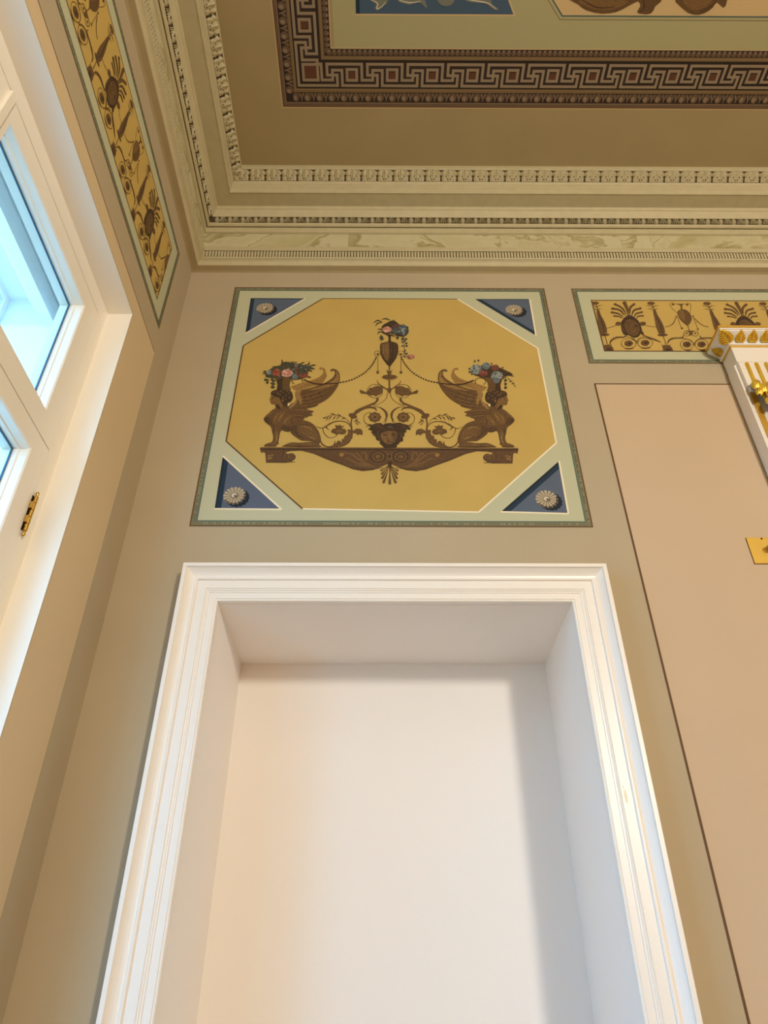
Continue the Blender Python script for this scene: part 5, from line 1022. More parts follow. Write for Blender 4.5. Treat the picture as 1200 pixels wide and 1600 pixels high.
ART['ceiling_acanthus'] = (741, -886, """B 2 15,14 0,40 79,72 114,95 156,113 217,127 282,135 343,132 399,122 439,105 474,85 515,62 549,48 568,61 577,84 568,104 562,122 580,132 609,136 644,138 676,132 691,112 696,84 737,44 690,11 348,4
LB 3 69,28 81,56 150,86 211,104 276,112 337,109 392,97 441,77 466,55 453,38 390,27 220,22
D 4s 105,45 139,61 187,83 236,98 287,99 337,93 372,88 372,83 337,87 287,91 238,89 190,75 141,55 107,40
D 4s 574,27 585,43 598,66 606,85 603,100 594,114 587,125 591,128 599,118 610,103 615,84 606,62 590,40 578,24
B 2 834,10 849,51 923,98 973,125 1023,139 1067,140 1106,130 1137,111 1160,89 1169,66 1180,52 1213,71 1245,89 1258,75 1256,52 1255,28 1205,8 1011,1
LB 3 898,24 917,61 974,98 1019,109 1062,105 1102,81 1129,53 1141,35 1118,23 1002,17
D 4s 1172,36 1164,48 1152,64 1137,79 1114,93 1086,107 1067,117 1069,122 1089,113 1118,100 1142,85 1158,68 1169,51 1176,39""")
ART['ceiling_blue'] = (-108, -907, """BU 1 1,196 17,5 1181,0 1282,199""")
ART['ceiling_panel'] = (622, -927, """CP 1 207,241 1,11 2436,0 2573,258""")
def polys(*names):
    out = []
    for nm in names:
        for flip in (False, True):
            key = nm + ('__both' if flip is True else '')
            if key not in ART: continue
            ox, oz, txt = ART[key]
            for ln in txt.split('\n'):
                c, l, pts = ln.split(' ', 2)
                P = [((ox + int(a) / 2) / 1000, (oz + int(b) / 2) / 1000) for a, b in (t.split(',') for t in pts.split(' '))]
                out.append((c, l, P))
                if flip: out.append((c, l, [(2 * XC - x, z) for x, z in P][::-1]))
    return out
XC = 0.02845
def area(P): return sum(P[i - 1][0] * P[i][1] - P[i][0] * P[i - 1][1] for i in range(len(P)))
def clip(P, keep):      # keep(p) > 0 half plane, linear
    out = []
    for i in range(len(P)):
        a, b = P[i - 1], P[i]; da, db = keep(a), keep(b)
        if (da > 0) != (db > 0):
            t = da / (da - db); out.append((a[0] + (b[0] - a[0]) * t, a[1] + (b[1] - a[1]) * t))
        if db > 0: out.append(b)
    return out
STEP = 0.0002
def on_back(x, z, h): return (x, -h, z)
def on_left(y, z, h): return (XL + h, y, z)
def on_ceiling(x, y, h): return (x, y, ZC - h)
def paint(name, plist, parent, surf=on_back, base=0.0008, f=None, keep=None):
    """flat painted shapes, each brush mark a few microns over the one below it; 'Ns' marks a stroke (two edges of a strip)"""
    mb = MB()
    for rank, (c, l, P) in enumerate(sorted(plist, key=lambda q: int(str(q[1]).rstrip('s')))):
        if f: P = [f(p) for p in P]
        n = len(P)
        pieces = [[P[i], P[i + 1], P[n - 2 - i], P[n - 1 - i]] for i in range(n // 2 - 1)] if str(l).endswith('s') else [P]
        h = base + rank * 5e-6
        for Q in pieces:
            if keep:
                Q = clip(Q, keep)
                if len(Q) < 3: continue
            a2 = area(Q)
            if abs(a2) < 1e-9: continue
            if (a2 < 0) == (surf in (on_back, on_left)): Q = Q[::-1]
            mb.face([surf(a, b, h) for a, b in Q], pm(c))
    return mb.build(name, parent)
def rect(c, l, x0, x1, z0, z1): return (c, l, [(x0, z0), (x1, z0), (x1, z1), (x0, z1)])
def frame(c, l, x0, x1, z0, z1, wd): return [rect(c, l, x0, x1, z1 - wd, z1), rect(c, l, x0, x1, z0, z0 + wd), rect(c, l, x0, x0 + wd, z0 + wd, z1 - wd), rect(c, l, x1 - wd, x1, z0 + wd, z1 - wd)]

# ================================================================== room shell
S = 'structure'
mb = MB(); mb.box(XL - 0.5, RX + 0.3, FY - 0.3, 0.6, -0.2, 0.0, mat('oak_parquet', (168, 142, 110), 0.35, noise=0.2, scale=12)); tag(mb.build('floor'), 'oak parquet floor of the tall room', kind=S)
mb = MB(); mb.box(XL - 0.5, RX + 0.3, FY - 0.3, 0.6, ZC, ZC + 0.2, ceilpaint); tag(mb.build('ceiling'), 'tan painted ceiling above the cornice', kind=S)
NX0, NX1, NZ, ND = -0.507, 0.594, 2.687, 0.45     # niche opening and depth
mb = MB()
e = 0.004
mb.box(XL - 0.5, NX0 - e, 0, 0.6, 0, ZC, wallpaint); mb.box(NX1 + e, RX, 0, 0.6, 0, ZC, wallpaint); mb.box(NX0 - e, NX1 + e, 0, 0.6, NZ + e, ZC, wallpaint)
tag(mb.build('wall_back'), 'beige painted wall holding the white niche', kind=S)
mb = MB()   # white lining of the niche: back, two jambs, soffit
e = 0.004
mb.box(NX0 - e, NX0, -0.001, ND, 0, NZ + e, nichewhite); mb.box(NX1, NX1 + e, -0.001, ND, 0, NZ + e, nichewhite); mb.box(NX0, NX1, -0.001, ND, NZ, NZ + e, nichewhite); mb.box(NX0 - e, NX1 + e, ND, 0.6, 0, NZ + e, nichewhite)
tag(mb.build('wall_niche'), 'plain white lining of the deep blind niche', kind=S)
WY0, WY1, WZ0, WZ1 = -1.892, -0.388, 0.75, 3.594   # window opening in the left wall
mb = MB(); T = 0.42
mb.box(XL - T, XL, WY1, 0.6, 0, ZC, wallpaint); mb.box(XL - T, XL, FY, WY0, 0, ZC, wallpaint); mb.box(XL - T, XL, WY0, WY1, WZ1, ZC, wallpaint); mb.box(XL - T, XL, WY0, WY1, 0, WZ0, wallpaint)
tag(mb.build('wall_left'), 'beige painted wall around the tall window', kind=S)
mb = MB(); mb.box(RX, RX + 0.3, FY, 0.6, 0, ZC, wallpaint); tag(mb.build('wall_right'), 'beige wall far to one side', kind=S)
mb = MB(); mb.box(XL - 0.42, RX + 0.3, FY - 0.3, FY, 0, ZC, wallpaint); tag(mb.build('wall_front'), 'beige wall behind the viewer', kind=S)

# ================================================================== cornice (mitred round the corner)
def sweep(mb, prof, m, y_end=-6.0, x_end=5.2, smooth=False):
    """profile (projection, height) run along the left wall and the far wall, mitred in the corner"""
    for (p0, z0), (p1, z1) in zip(prof, prof[1:]):
        A = [(XL + p0, y_end, z0), (XL + p0, -p0, z0), (x_end, -p0, z0)]; B = [(XL + p1, y_end, z1), (XL + p1, -p1, z1), (x_end, -p1, z1)]
        for k in (0, 1): mb.face([A[k], A[k + 1], B[k + 1], B[k]], m, smooth)
def arc(a, b, bulge, n=5):
    """curved profile between two points, bulging to its outer side"""
    dx, dz = b[0] - a[0], b[1] - a[1]; out = []
    for i in range(n + 1):
        t = i / n; s = math.sin(math.pi * t) * bulge; out.append((a[0] + dx * t + dz * s, a[1] + dz * t - dx * s))
    return out
cor = tag(empty('trim_1', loc=(0, 0, 0)), 'deep cream plaster cornice with egg, bead and leaf courses', kind=S)
def run(name, prof, m, label=None):
    b = MB(); sweep(b, prof, m); o = recalc(b.build(name, cor)); return tag(o, label)
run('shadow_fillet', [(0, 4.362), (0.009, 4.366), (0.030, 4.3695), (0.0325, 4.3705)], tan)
run('lower_moulding', [(0.0325, 4.3705), (0.0335, 4.3765)] + arc((0.0335, 4.378), (0.049, 4.396), -0.18) + [(0.052, 4.397), (0.054, 4.402), (0.0525, 4.4035)], cream)
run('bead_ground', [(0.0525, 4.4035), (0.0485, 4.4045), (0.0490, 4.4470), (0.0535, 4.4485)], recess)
run('upper_bead_fillet', [(0.0535, 4.4485), (0.0540, 4.4555), (0.0500, 4.458), (0.0485, 4.4805)] + [(0.0455, 4.482), (0.0455, 4.4905), (0.028, 4.4915)], cream)
run('frieze_ground', [(0.028, 4.4915), (0.020, 4.628)], cream)
run('fascia', [(0.020, 4.624), (0.031, 4.626), (0.031, 4.6305)] + [(0.0285, 4.632), (0.029, 4.6655)], cream)
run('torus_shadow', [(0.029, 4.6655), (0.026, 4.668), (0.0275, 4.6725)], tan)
run('torus', arc((0.034, 4.6655), (0.0425, 4.684), 0.35, 6), cream)
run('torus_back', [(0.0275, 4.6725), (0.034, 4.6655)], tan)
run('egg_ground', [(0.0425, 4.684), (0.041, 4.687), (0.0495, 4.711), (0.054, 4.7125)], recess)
run('corona', [(0.054, 4.7125), (0.0555, 4.7165), (0.0675, 4.739), (0.0655, 4.7405), (0.0685, 4.7485), (0.0725, 4.750), (0.0700, 4.752), (0.0735, 4.7665), (0.0755, 4.7685)], cream)
run('soffit', [(0.0755, 4.7685), (0.1440, 4.7660)], cream)
run('upper_fascia', [(0.1440, 4.7660), (0.1445, 4.764), (0.1475, 4.8000), (0.1490, 4.8005), (0.1500, 4.8220), (0.1515, 4.8225), (0.1525, 4.8380), (0.1500, 4.8395), (0.1525, 4.8440), (0.1545, 4.8465)], cream)
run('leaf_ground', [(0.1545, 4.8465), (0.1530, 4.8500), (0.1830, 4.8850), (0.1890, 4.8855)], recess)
run('crown_lip', [(0.1890, 4.8855), (0.1925, 4.8870), (0.1935, 4.8955), (0.1915, 4.8985), (0.186, 4.93)], cream)
# marbled slabs of the frieze: one piece per painted slab
def marble(name, off):
    m = bpy.data.materials.new(name); m.use_nodes = True; n = m.node_tree; b = n.nodes['Principled BSDF']; b.inputs['Roughness'].default_value = 0.5
    g = n.nodes.new('ShaderNodeNewGeometry'); mp = n.nodes.new('ShaderNodeMapping'); mp.inputs['Location'].default_value = (off, off * 0.7, off * 1.3); mp.inputs['Rotation'].default_value = (0, 0.75 if off % 2 < 1 else -0.6, 0)
    n.links.new(g.outputs['Position'], mp.inputs[0])
    d = n.nodes.new('ShaderNodeTexNoise'); d.inputs['Scale'].default_value = 5; d.inputs['Detail'].default_value = 5; n.links.new(mp.outputs[0], d.inputs['Vector'])
    mx = n.nodes.new('ShaderNodeMix'); mx.data_type = 'VECTOR'; mx.inputs['Factor'].default_value = 0.22; n.links.new(mp.outputs[0], mx.inputs['A']); n.links.new(d.outputs['Color'], mx.inputs['B'])
    wv = n.nodes.new('ShaderNodeTexNoise'); wv.inputs['Scale'].default_value = 2.6; wv.inputs['Detail'].default_value = 3; wv.inputs['Roughness'].default_value = 0.55; wv.inputs['Distortion'].default_value = 1.4
    st_ = n.nodes.new('ShaderNodeMapping'); st_.inputs['Scale'].default_value = (0.55, 1.0, 1.7); n.links.new(mx.outputs['Result'], st_.inputs[0]); n.links.new(st_.outputs[0], wv.inputs['Vector'])
    r = n.nodes.new('ShaderNodeValToRGB'); e0, e1 = r.color_ramp.elements
    e0.position = 0.30; e0.color = (*lin((178, 168, 118)), 1); e1.position = 0.43; e1.color = (*lin((204, 196, 158)), 1)
    e2 = r.color_ramp.elements.new(0.50); e2.color = (*lin((160, 148, 98)), 1); e3 = r.color_ramp.elements.new(0.53); e3.color = (*lin((206, 198, 162)), 1); e4 = r.color_ramp.elements.new(0.7); e4.color = (*lin((196, 188, 146)), 1)
    n.links.new(wv.outputs['Fac'], r.inputs[0]); n.links.new(r.outputs[0], b.inputs['Base Color']); return m
marbles = [marble('marbled_paint_%d' % i, 1.7 * i + 0.4) for i in range(4)]
def pz(z): return 0.028 + (0.020 - 0.028) * (z - 4.4915) / (4.628 - 4.4915)
z0, z1 = 4.4945, 4.6235
def slab_back(x0, x1, m):
    b = MB(); q0, q1 = pz(z0) + 0.0015, pz(z1) + 0.0015
    xl0, xl1 = max(x0, XL + q0), max(x0, XL + q1)
    b.face([(xl0, -q0, z0), (x1, -q0, z0), (x1, -q1, z1), (xl1, -q1, z1)], m); b.build('marble_slab', cor)
def slab_left(y0, y1, m):
    b = MB(); q0, q1 = pz(z0) + 0.0015, pz(z1) + 0.0015
    b.face([(XL + q0, y0, z0), (XL + q0, min(y1, -q0), z0), (XL + q1, min(y1, -q1), z1), (XL + q1, y0, z1)], m); b.build('marble_slab', cor)
for i, (a, c) in enumerate(((-0.9, -0.155), (-0.154, 0.545), (0.546, 1.105), (1.106, 1.245), (1.246, 1.95), (1.951, 2.65))): slab_back(a, c, marbles[(i * 3) % 4])
for i, (a, c) in enumerate(((-0.7, 0), (-1.4, -0.701), (-2.1, -1.401))): slab_left(a, c, marbles[(i + 1) % 4])
def along_back(s, p, z): return Matrix(((1, 0, 0, s), (0, 1, 0, -p), (0, 0, 1, z), (0, 0, 0, 1)))
def along_left(s, p, z): return Matrix(((0, -1, 0, XL + p), (1, 0, 0, s), (0, 0, 1, z), (0, 0, 0, 1)))   # local x runs along +y, local -y out of the wall
# bead-and-reel: too small to pick apart, joined in one piece
b = MB()
def bead(M):
    v = [M @ Vector(q) for q in ((-0.0044, 0.001, 0.0), (0.0044, 0.001, 0.0), (0.0047, -0.0045, 0.005), (-0.0047, -0.0045, 0.005), (-0.0044, 0.001, 0.042), (0.0044, 0.001, 0.042), (0.0047, -0.0068, 0.036), (-0.0047, -0.0068, 0.036))]
    b.mesh(v, [(0, 1, 2, 3), (3, 2, 6, 7), (7, 6, 5, 4), (0, 3, 7, 4), (1, 5, 6, 2)], cream)
n = 0; x = XL + 0.056
while x < 2.65: bead(along_back(x, 0.0490, 4.405)); x += 0.0135
y = -0.062
while y > -1.7: bead(along_left(y, 0.0490, 4.405)); y -= 0.0135
tag(recalc(b.build('bead_course', cor)), kind='stuff')
# egg-and-dart: an egg in its shell and a fanned dart, repeated
def egg_mesh():
    b = MB(); N = 10; rings = []
    for j in range(4):
        a = j / 3 * math.pi / 2
        rings.append([(0.0115 * math.cos(a) * math.cos(2 * math.pi * i / N), -0.0085 * math.sin(a), 0.0002 + 0.0165 * math.cos(a) * math.sin(2 * math.pi * i / N)) for i in range(N)])
    for j in range(3):
        for i in range(N): b.face([rings[j][i], rings[j][(i + 1) % N], rings[j + 1][(i + 1) % N], rings[j + 1][i]], eggcream, True)
    return b
def dart_mesh():
    """three-leaved fan that spreads downward between two eggs, with the rims of the egg shells"""
    b = MB()
    for x0, x1, w0, w1 in ((0, 0, 0.0014, 0.0030), (-0.0030, -0.0100, 0.0012, 0.0026), (0.0030, 0.0100, 0.0012, 0.0026), (-0.0062, -0.0178, 0.0014, 0.0018), (0.0062, 0.0178, 0.0014, 0.0018)):
        v = [(x0 - w0, -0.003, 0.0145), (x0 + w0, -0.003, 0.0145), (x1 + w1, -0.0065, -0.0150), (x1 - w1, -0.0065, -0.0150), (x0, -0.0075, 0.0150), (x1, -0.0115, -0.0165)]
        b.mesh(v, [(0, 4, 5, 3), (4, 1, 2, 5), (3, 5, 2)], cream)
    return b
tilt = Matrix.Rotation(math.atan2(0.0085, 0.024), 4, 'X')
egg0 = recalc(egg_mesh().build('egg', cor)); dart0 = recalc(dart_mesh().build('dart', cor))
first = True
EP, EZ = 0.0455, 4.699
places = [along_back(XL + 0.075 + 0.0608 * k, EP, EZ) for k in range(58)] + [along_left(-0.075 - 0.0608 * k, EP, EZ) for k in range(27)]
places2 = [along_back(XL + 0.075 + 0.0304 + 0.0608 * k, EP, EZ) for k in range(58)] + [along_left(-0.075 - 0.0304 - 0.0608 * k, EP, EZ) for k in range(27)]
for k, M in enumerate(places):
    if k == 0: egg0.matrix_world = M @ tilt
    else: inst(egg0, 'egg', cor, M @ tilt)
for k, M in enumerate(places2):
    if k == 0: dart0.matrix_world = M @ tilt
    else: inst(dart0, 'dart', cor, M @ tilt)
# acanthus leaves of the crown course
def acanthus(w, h, bulge, m, lobes=3, tip_out=0.0):
    """a lobed leaf: outline scalloped, raised midrib, side veins as folds; base at z = 0, tip at z = h, face towards -y"""
    b = MB(); N = 4 * lobes; rows = []
    for i in range(N + 1):
        t = i / N
        env = (math.sin(math.pi * min(1, 0.22 + 0.78 * t)) ** 0.55) * (1 - 0.15 * t) if t < 1 else 0.0
        sc = 1 - 0.20 * (0.5 - 0.5 * math.cos(2 * math.pi * lobes * t))
        hw = w / 2 * env * sc
        if i == N: hw = w * 0.06
        y = -bulge * math.sin(math.pi * (0.15 + 0.7 * t)) - tip_out * t ** 3
        fold = bulge * 0.6 * math.cos(2 * math.pi * lobes * t)
        rows.append([(-hw, y * 0.35, h * t - hw * 0.22), (-hw * 0.5, y + fold * 0.4, h * t), (0, y - bulge * 0.25, h * t + 0.004 * h), (hw * 0.5, y + fold * 0.4, h * t), (hw, y * 0.35, h * t - hw * 0.22)])
    for i in range(N):
        for k in range(4): b.face([rows[i][k], rows[i][k + 1], rows[i + 1][k + 1], rows[i + 1][k]], m, i % 4 != 3)
    return b
def full_leaf():
    """broad overlapping acanthus: square shouldered, scalloped sides, drooping rounded head, raised rib and dark eye patches"""
    b = MB(); H = 0.0500
    T_ = [0.0, 0.18, 0.34, 0.46, 0.58, 0.70, 0.82, 0.92, 1.0]; Wd = [0.0318, 0.0330, 0.0342, 0.0305, 0.0368, 0.0374, 0.0366, 0.0310, 0.0170]; D_ = [0.002, 0.005, 0.0075, 0.0075, 0.0095, 0.0115, 0.0125, 0.012, 0.009]
    rows = []
    for t, w_, d in zip(T_, Wd, D_):
        rows.append([(-w_, -d * 0.25, H * t), (-w_ * 0.72, -d * 0.95, H * t + .001), (-w_ * 0.40, -d * 0.60, H * t), (-w_ * 0.14, -d * 0.9, H * t), (0, -d * 1.25, H * t + .001), (w_ * 0.14, -d * 0.9, H * t), (w_ * 0.40, -d * 0.60, H * t), (w_ * 0.72, -d * 0.95, H * t + .001), (w_, -d * 0.25, H * t)])
    for i in range(8):
        for k in range(8): b.face([rows[i][k], rows[i][k + 1], rows[i + 1][k + 1], rows[i + 1][k]], leafcream)
    for s in (-1, 1):
        for (x, z, d) in ((0.0140, 0.0215, 0.0068), (0.0060, 0.009, 0.0060)):
            b.face([(s * x - 0.0024, -d - .0008, z - 0.0034), (s * x + 0.0024, -d - .0008, z - 0.0034), (s * x + 0.0012, -d - .0012, z + 0.0034), (s * x - 0.0012, -d - .0012, z + 0.0034)], recess)
    return b
leaf0 = recalc(full_leaf().build('acanthus_leaf', cor))
tl = Matrix.Rotation(math.atan2(0.030, 0.035), 4, 'X')
AP, AZ = 0.1545, 4.8480
places = [along_back(XL + 0.19 + 0.075 * k, AP, AZ) for k in range(45)] + [along_left(-0.19 - 0.075 * k, AP, AZ) for k in range(20)]
for k, M in enumerate(places):
    if k == 0: leaf0.matrix_world = M @ tl
    else: inst(leaf0, 'acanthus_leaf', cor, M @ tl)

# ================================================================== niche architrave
cas = tag(empty('trim_2'), 'white moulded architrave framing the blind niche', kind=S)
CP = [(0.0, 0.0), (0.0, 0.058), (0.0010, 0.0595), (0.0120, 0.0595), (0.0130, 0.0585), (0.0130, 0.0540)] + [(0.0130 + 0.027 * t, 0.0540 - 0.020 * (math.sin(t * math.pi / 2))) for t in (0.25, 0.5, 0.75, 1.0)] + \
     [(0.0405, 0.0365), (0.0430, 0.0385), (0.0465, 0.0385), (0.0490, 0.0360), (0.0495, 0.0315), (0.0770, 0.0315), (0.0775, 0.0285), (0.0805, 0.0300), (0.0835, 0.0285), (0.0840, 0.0265), (0.0890, 0.0265), (0.0895, 0.0235), (0.1090, 0.0235), (0.1095, 0.0205), (0.1135, 0.0215), (0.1160, 0.0195), (0.1160, 0.0)]
OX0, OX1, OZ = NX0 - 0.116, NX1 + 0.116, NZ + 0.116
def casing(name, which):
    b = MB()
    for (w0, p0), (w1, p1) in zip(CP, CP[1:]):
        if which == 'left': q = [(OX0 + w0, -p0, 0), (OX0 + w1, -p1, 0), (OX0 + w1, -p1, OZ - w1), (OX0 + w0, -p0, OZ - w0)]
        elif which == 'right': q = [(OX1 - w0, -p0, 0), (OX1 - w1, -p1, 0), (OX1 - w1, -p1, OZ - w1), (OX1 - w0, -p0, OZ - w0)]
        else: q = [(OX0 + w0, -p0, OZ - w0), (OX1 - w0, -p0, OZ - w0), (OX1 - w1, -p1, OZ - w1), (OX0 + w1, -p1, OZ - w1)]
        b.face(q, white)
    return recalc(b.build(name, cas))
casing('jamb_casing', 'left'); casing('head_casing', 'head'); casing('jamb_casing', 'right')
b = MB()     # a drip of filler on the right-hand casing
for cx, cz, rx, rz in ((0.6425, 2.103, 0.0045, 0.022), (0.640, 2.128, 0.0025, 0.004)):
    N = 10; ring0 = [(cx + rx * math.cos(2 * math.pi * i / N), -0.0312, cz + rz * math.sin(2 * math.pi * i / N)) for i in range(N)]
    for i in range(N): b.face([ring0[i], ring0[(i + 1) % N], (cx, -0.0335, cz)], mat('filler', (250, 236, 206), 0.5))
tag(recalc(b.build('filler_drip', cas)), 'cream filler drip on the casing')

# ================================================================== window in the left wall
win = tag(empty('window_1', loc=(0, 0, 0)), 'tall cream casement window with four sashes', kind=S)
XW = -0.9355
def chamfer_bar(b, y0, y1, z0, z1, xf, xb, m): b.box(xb, xf, y0, y1, z0, z1, m)
lining = mat('reveal_paint', (244, 239, 228), 0.4)
b = MB(); e = 0.003
b.box(XW - 0.05, XL, WY1 - e, WY1, WZ0, WZ1, lining); b.box(XW - 0.05, XL, WY0, WY0 + e, WZ0, WZ1, lining); b.box(XW - 0.05, XL, WY0 + e, WY1 - e, WZ1 - e, WZ1, lining); b.box(XW - 0.05, XL, WY0, WY1, WZ0, WZ0 + e, lining)
b.build('reveal_lining', win)
ya, yb = WY0 + e, WY1 - e; za, zb = WZ0 + e, WZ1 - e
yj = -0.4465       # joint between fixed frame and sash, far side
yc = -1.1415       # meeting line of the two leaves
b = MB(); XB = XW - 0.06
b.box(XB, XW, yj, yb, za, zb, framewhite); b.box(XB, XW, ya, 2 * yc - yj, za, zb, framewhite); b.box(XB, XW, 2 * yc - yj, yj, 3.5265, zb, framewhite); b.box(XB, XW, 2 * yc - yj, yj, za, 0.86, framewhite)
b.build('fixed_frame', win)
glass = bpy.data.materials.new('window_glass'); glass.use_nodes = True; n = glass.node_tree; n.nodes.remove(n.nodes['Principled BSDF'])
tr = n.nodes.new('ShaderNodeBsdfTransparent'); tr.inputs[0].default_value = (0.70, 0.91, 1.0, 1); gl = n.nodes.new('ShaderNodeBsdfGlossy'); gl.inputs['Roughness'].default_value = 0.02
mx = n.nodes.new('ShaderNodeMixShader'); mx.inputs[0].default_value = 0.06
n.links.new(tr.outputs[0], mx.inputs[1]); n.links.new(gl.outputs[0], mx.inputs[2]); n.links.new(mx.outputs[0], n.nodes['Material Output'].inputs[0])
seal = mat('dark_glazing_seal', (40, 90, 120), 0.6)
def sash(y0, y1, z0, z1, gy0, gy1, gz0, gz1):
    """mitred sash: flat face, chamfered rebate down to the pane; pane and seal are its children"""
    b = MB(); xg = -0.980; c = 0.004
    rings = [[(XB - 0.01, y0, z0, ), (XB - 0.01, y1, z0), (XB - 0.01, y1, z1), (XB - 0.01, y0, z1)], [(XW, y0, z0), (XW, y1, z0), (XW, y1, z1), (XW, y0, z1)]]
    rings.append([(XW, gy0 - c, gz0 - c), (XW, gy1 + c, gz0 - c), (XW, gy1 + c, gz1 + c), (XW, gy0 - c, gz1 + c)])
    rings.append([(XW - c, gy0, gz0), (XW - c, gy1, gz0), (XW - c, gy1, gz1), (XW - c, gy0, gz1)])
    rings.append([(xg + 0.018, gy0 + .001, gz0 + .001), (xg + 0.018, gy1 - .001, gz0 + .001), (xg + 0.018, gy1 - .001, gz1 - .001), (xg + 0.018, gy0 + .001, gz1 - .001)])
    rings.append([(xg + 0.016, gy0 + .005, gz0 + .005), (xg + 0.016, gy1 - .005, gz0 + .005), (xg + 0.016, gy1 - .005, gz1 - .005), (xg + 0.016, gy0 + .005, gz1 - .005)])
    rings.append([(xg - 0.03, gy0 + .006, gz0 + .006), (xg - 0.03, gy1 - .006, gz0 + .006), (xg - 0.03, gy1 - .006, gz1 - .006), (xg - 0.03, gy0 + .006, gz1 - .006)])
    rings.append([(xg - 0.03, y0, z0), (xg - 0.03, y1, z0), (xg - 0.03, y1, z1), (xg - 0.03, y0, z1)])
    for A, B in zip(rings, rings[1:]):
        for k in range(4): b.face([A[k], A[(k + 1) % 4], B[(k + 1) % 4], B[k]], framewhite)
    s = recalc(b.build('sash', win))
    b = MB(); q = 0.006; b.face([(xg, gy0 + q, gz0 + q), (xg, gy1 - q, gz0 + q), (xg, gy1 - q, gz1 - q), (xg, gy0 + q, gz1 - q)], glass); b.build('pane', s)
    b = MB(); t = 0.004
    for (u0, u1, v0, v1) in ((gy0 + q, gy1 - q, gz0 + q, gz0 + q + t), (gy0 + q, gy1 - q, gz1 - q - t, gz1 - q), (gy0 + q, gy0 + q + t, gz0 + q + t, gz1 - q - t), (gy1 - q - t, gy1 - q, gz0 + q + t, gz1 - q - t)): b.box(xg - 0.002, xg + 0.002, u0, u1, v0, v1, seal)
    b.build('glazing_seal', s); return s
g = 0.0015
for side in (0, 1):
    def yy(v): return v if side == 0 else 2 * yc - v
    Y = sorted((yy(yc + g), yy(yj - g))); GY = sorted((yy(-1.089), yy(-0.531)))
    sash(Y[0], Y[1], 2.9325, 3.5240, GY[0], GY[1], 3.0135, 3.4585)
    sash(Y[0], Y[1], 0.863, 2.9290, GY[0], GY[1], 0.95, 2.8665)
b = MB(); b.box(XW, XW + 0.010, yc - 0.002, yc + 0.020, 2.935, 3.520, framewhite); b.build('astragal', win)
b = MB(); b.box(XW, XW + 0.010, yc - 0.002, yc + 0.020, 0.87, 2.925, framewhite); b.build('astragal', win)
brass = mat('brass', (214, 176, 92), 0.28, metal=1.0)
brassdark = mat('dark_brass_gap', (60, 44, 20), 0.5, metal=0.6)
hin = empty('hinge', win, (XW + 0.0065, -0.4405, 2.716))
def lathe(prof, m, name, parent, axis='Z', N=16, smooth=True):
    b = MB()
    R_ = [[(r * math.cos(2 * math.pi * i / N), r * math.sin(2 * math.pi * i / N), z) if axis == 'Z' else ((r * math.cos(2 * math.pi * i / N), z, r * math.sin(2 * math.pi * i / N))) for i in range(N)] for r, z in prof]
    for A, B in zip(R_, R_[1:]):
        for i in range(N): b.face([A[i], A[(i + 1) % N], B[(i + 1) % N], B[i]], m, smooth)
    b.face(R_[0], m); b.face(R_[-1], m)
    return recalc(b.build(name, parent))
L = 0.112
for k in range(5):
    za_, zb_ = -L / 2 + L / 5 * k + 0.0006, -L / 2 + L / 5 * (k + 1) - 0.0006
    lathe([(0.0052, za_), (0.0062, za_ + 0.0006), (0.0062, zb_ - 0.0006), (0.0052, zb_)], brass, 'knuckle', hin, smooth=False)
    b = MB()
    if k % 2 == 1: b.box(-0.0060, 0.0020, -0.0120, -0.003, za_, zb_, brass); b.build('hinge_leaf', hin)
    else: b.box(-0.0064, -0.0050, -0.0098, -0.003, za_, zb_, brassdark); b.build('leaf_recess', hin)
for s in (-1, 1): lathe([(0.0030, s * L / 2), (0.0034, s * (L / 2 + .003)), (0.0022, s * (L / 2 + .0042)), (0.0046, s * (L / 2 + .007)), (0.0050, s * (L / 2 + .010)), (0.0040, s * (L / 2 + .0135)), (0.0014, s * (L / 2 + .016))], brass, 'finial', hin)
# recess between the inner and the outer sashes
outer = mat('outer_recess_paint', (244, 246, 248), 0.6)
b = MB(); XO = -1.25
b.box(XO - 0.02, XB - 0.012, -0.452, -0.447, 0.76, 3.590, outer); b.box(XO - 0.02, XB - 0.012, 2 * yc + 0.447, 2 * yc + 0.452, 0.76, 3.590, outer)
b.box(XO - 0.02, XB - 0.012, 2 * yc + 0.447, -0.447, 3.585, 3.590, outer); b.box(XO - 0.02, XB - 0.012, 2 * yc + 0.447, -0.447, 0.76, 0.766, outer)
b.build('recess_lining', win)
b = MB()   # bulkhead casing under the recess soffit
prof = [(-1.182, 3.5845), (-1.124, 3.503), (-1.07, 3.478), (-1.07, 3.549), (-1.089, 3.5845)]
for i in range(5):
    p, q = prof[i], prof[(i + 1) % 5]; b.face([(p[0], -0.4475, p[1]), (q[0], -0.4475, q[1]), (q[0], 2 * yc + 0.4475, q[1]), (p[0], 2 * yc + 0.4475, p[1])], outer)
recalc(b.build('bulkhead', win))
b = MB(); ye0, ye1 = 2 * yc + 0.4525, -0.4525
for (u0, u1, v0, v1) in ((ye0, ye1, 3.565, 3.5845), (ye0, ye1, 0.767, 0.83), (ye0, ye0 + 0.02, 0.83, 3.565), (ye1 - 0.02, ye1, 0.83, 3.565)): b.box(XO - 0.03, XO + 0.01, u0, u1, v0, v1, framewhite)
of = b.build('outer_frame', win)
b = MB(); b.face([(XO, ye0 + .02, 0.83), (XO, ye1 - .02, 0.83), (XO, ye1 - .02, 3.565), (XO, ye0 + .02, 3.565)], glass); b.build('outer_pane', of)

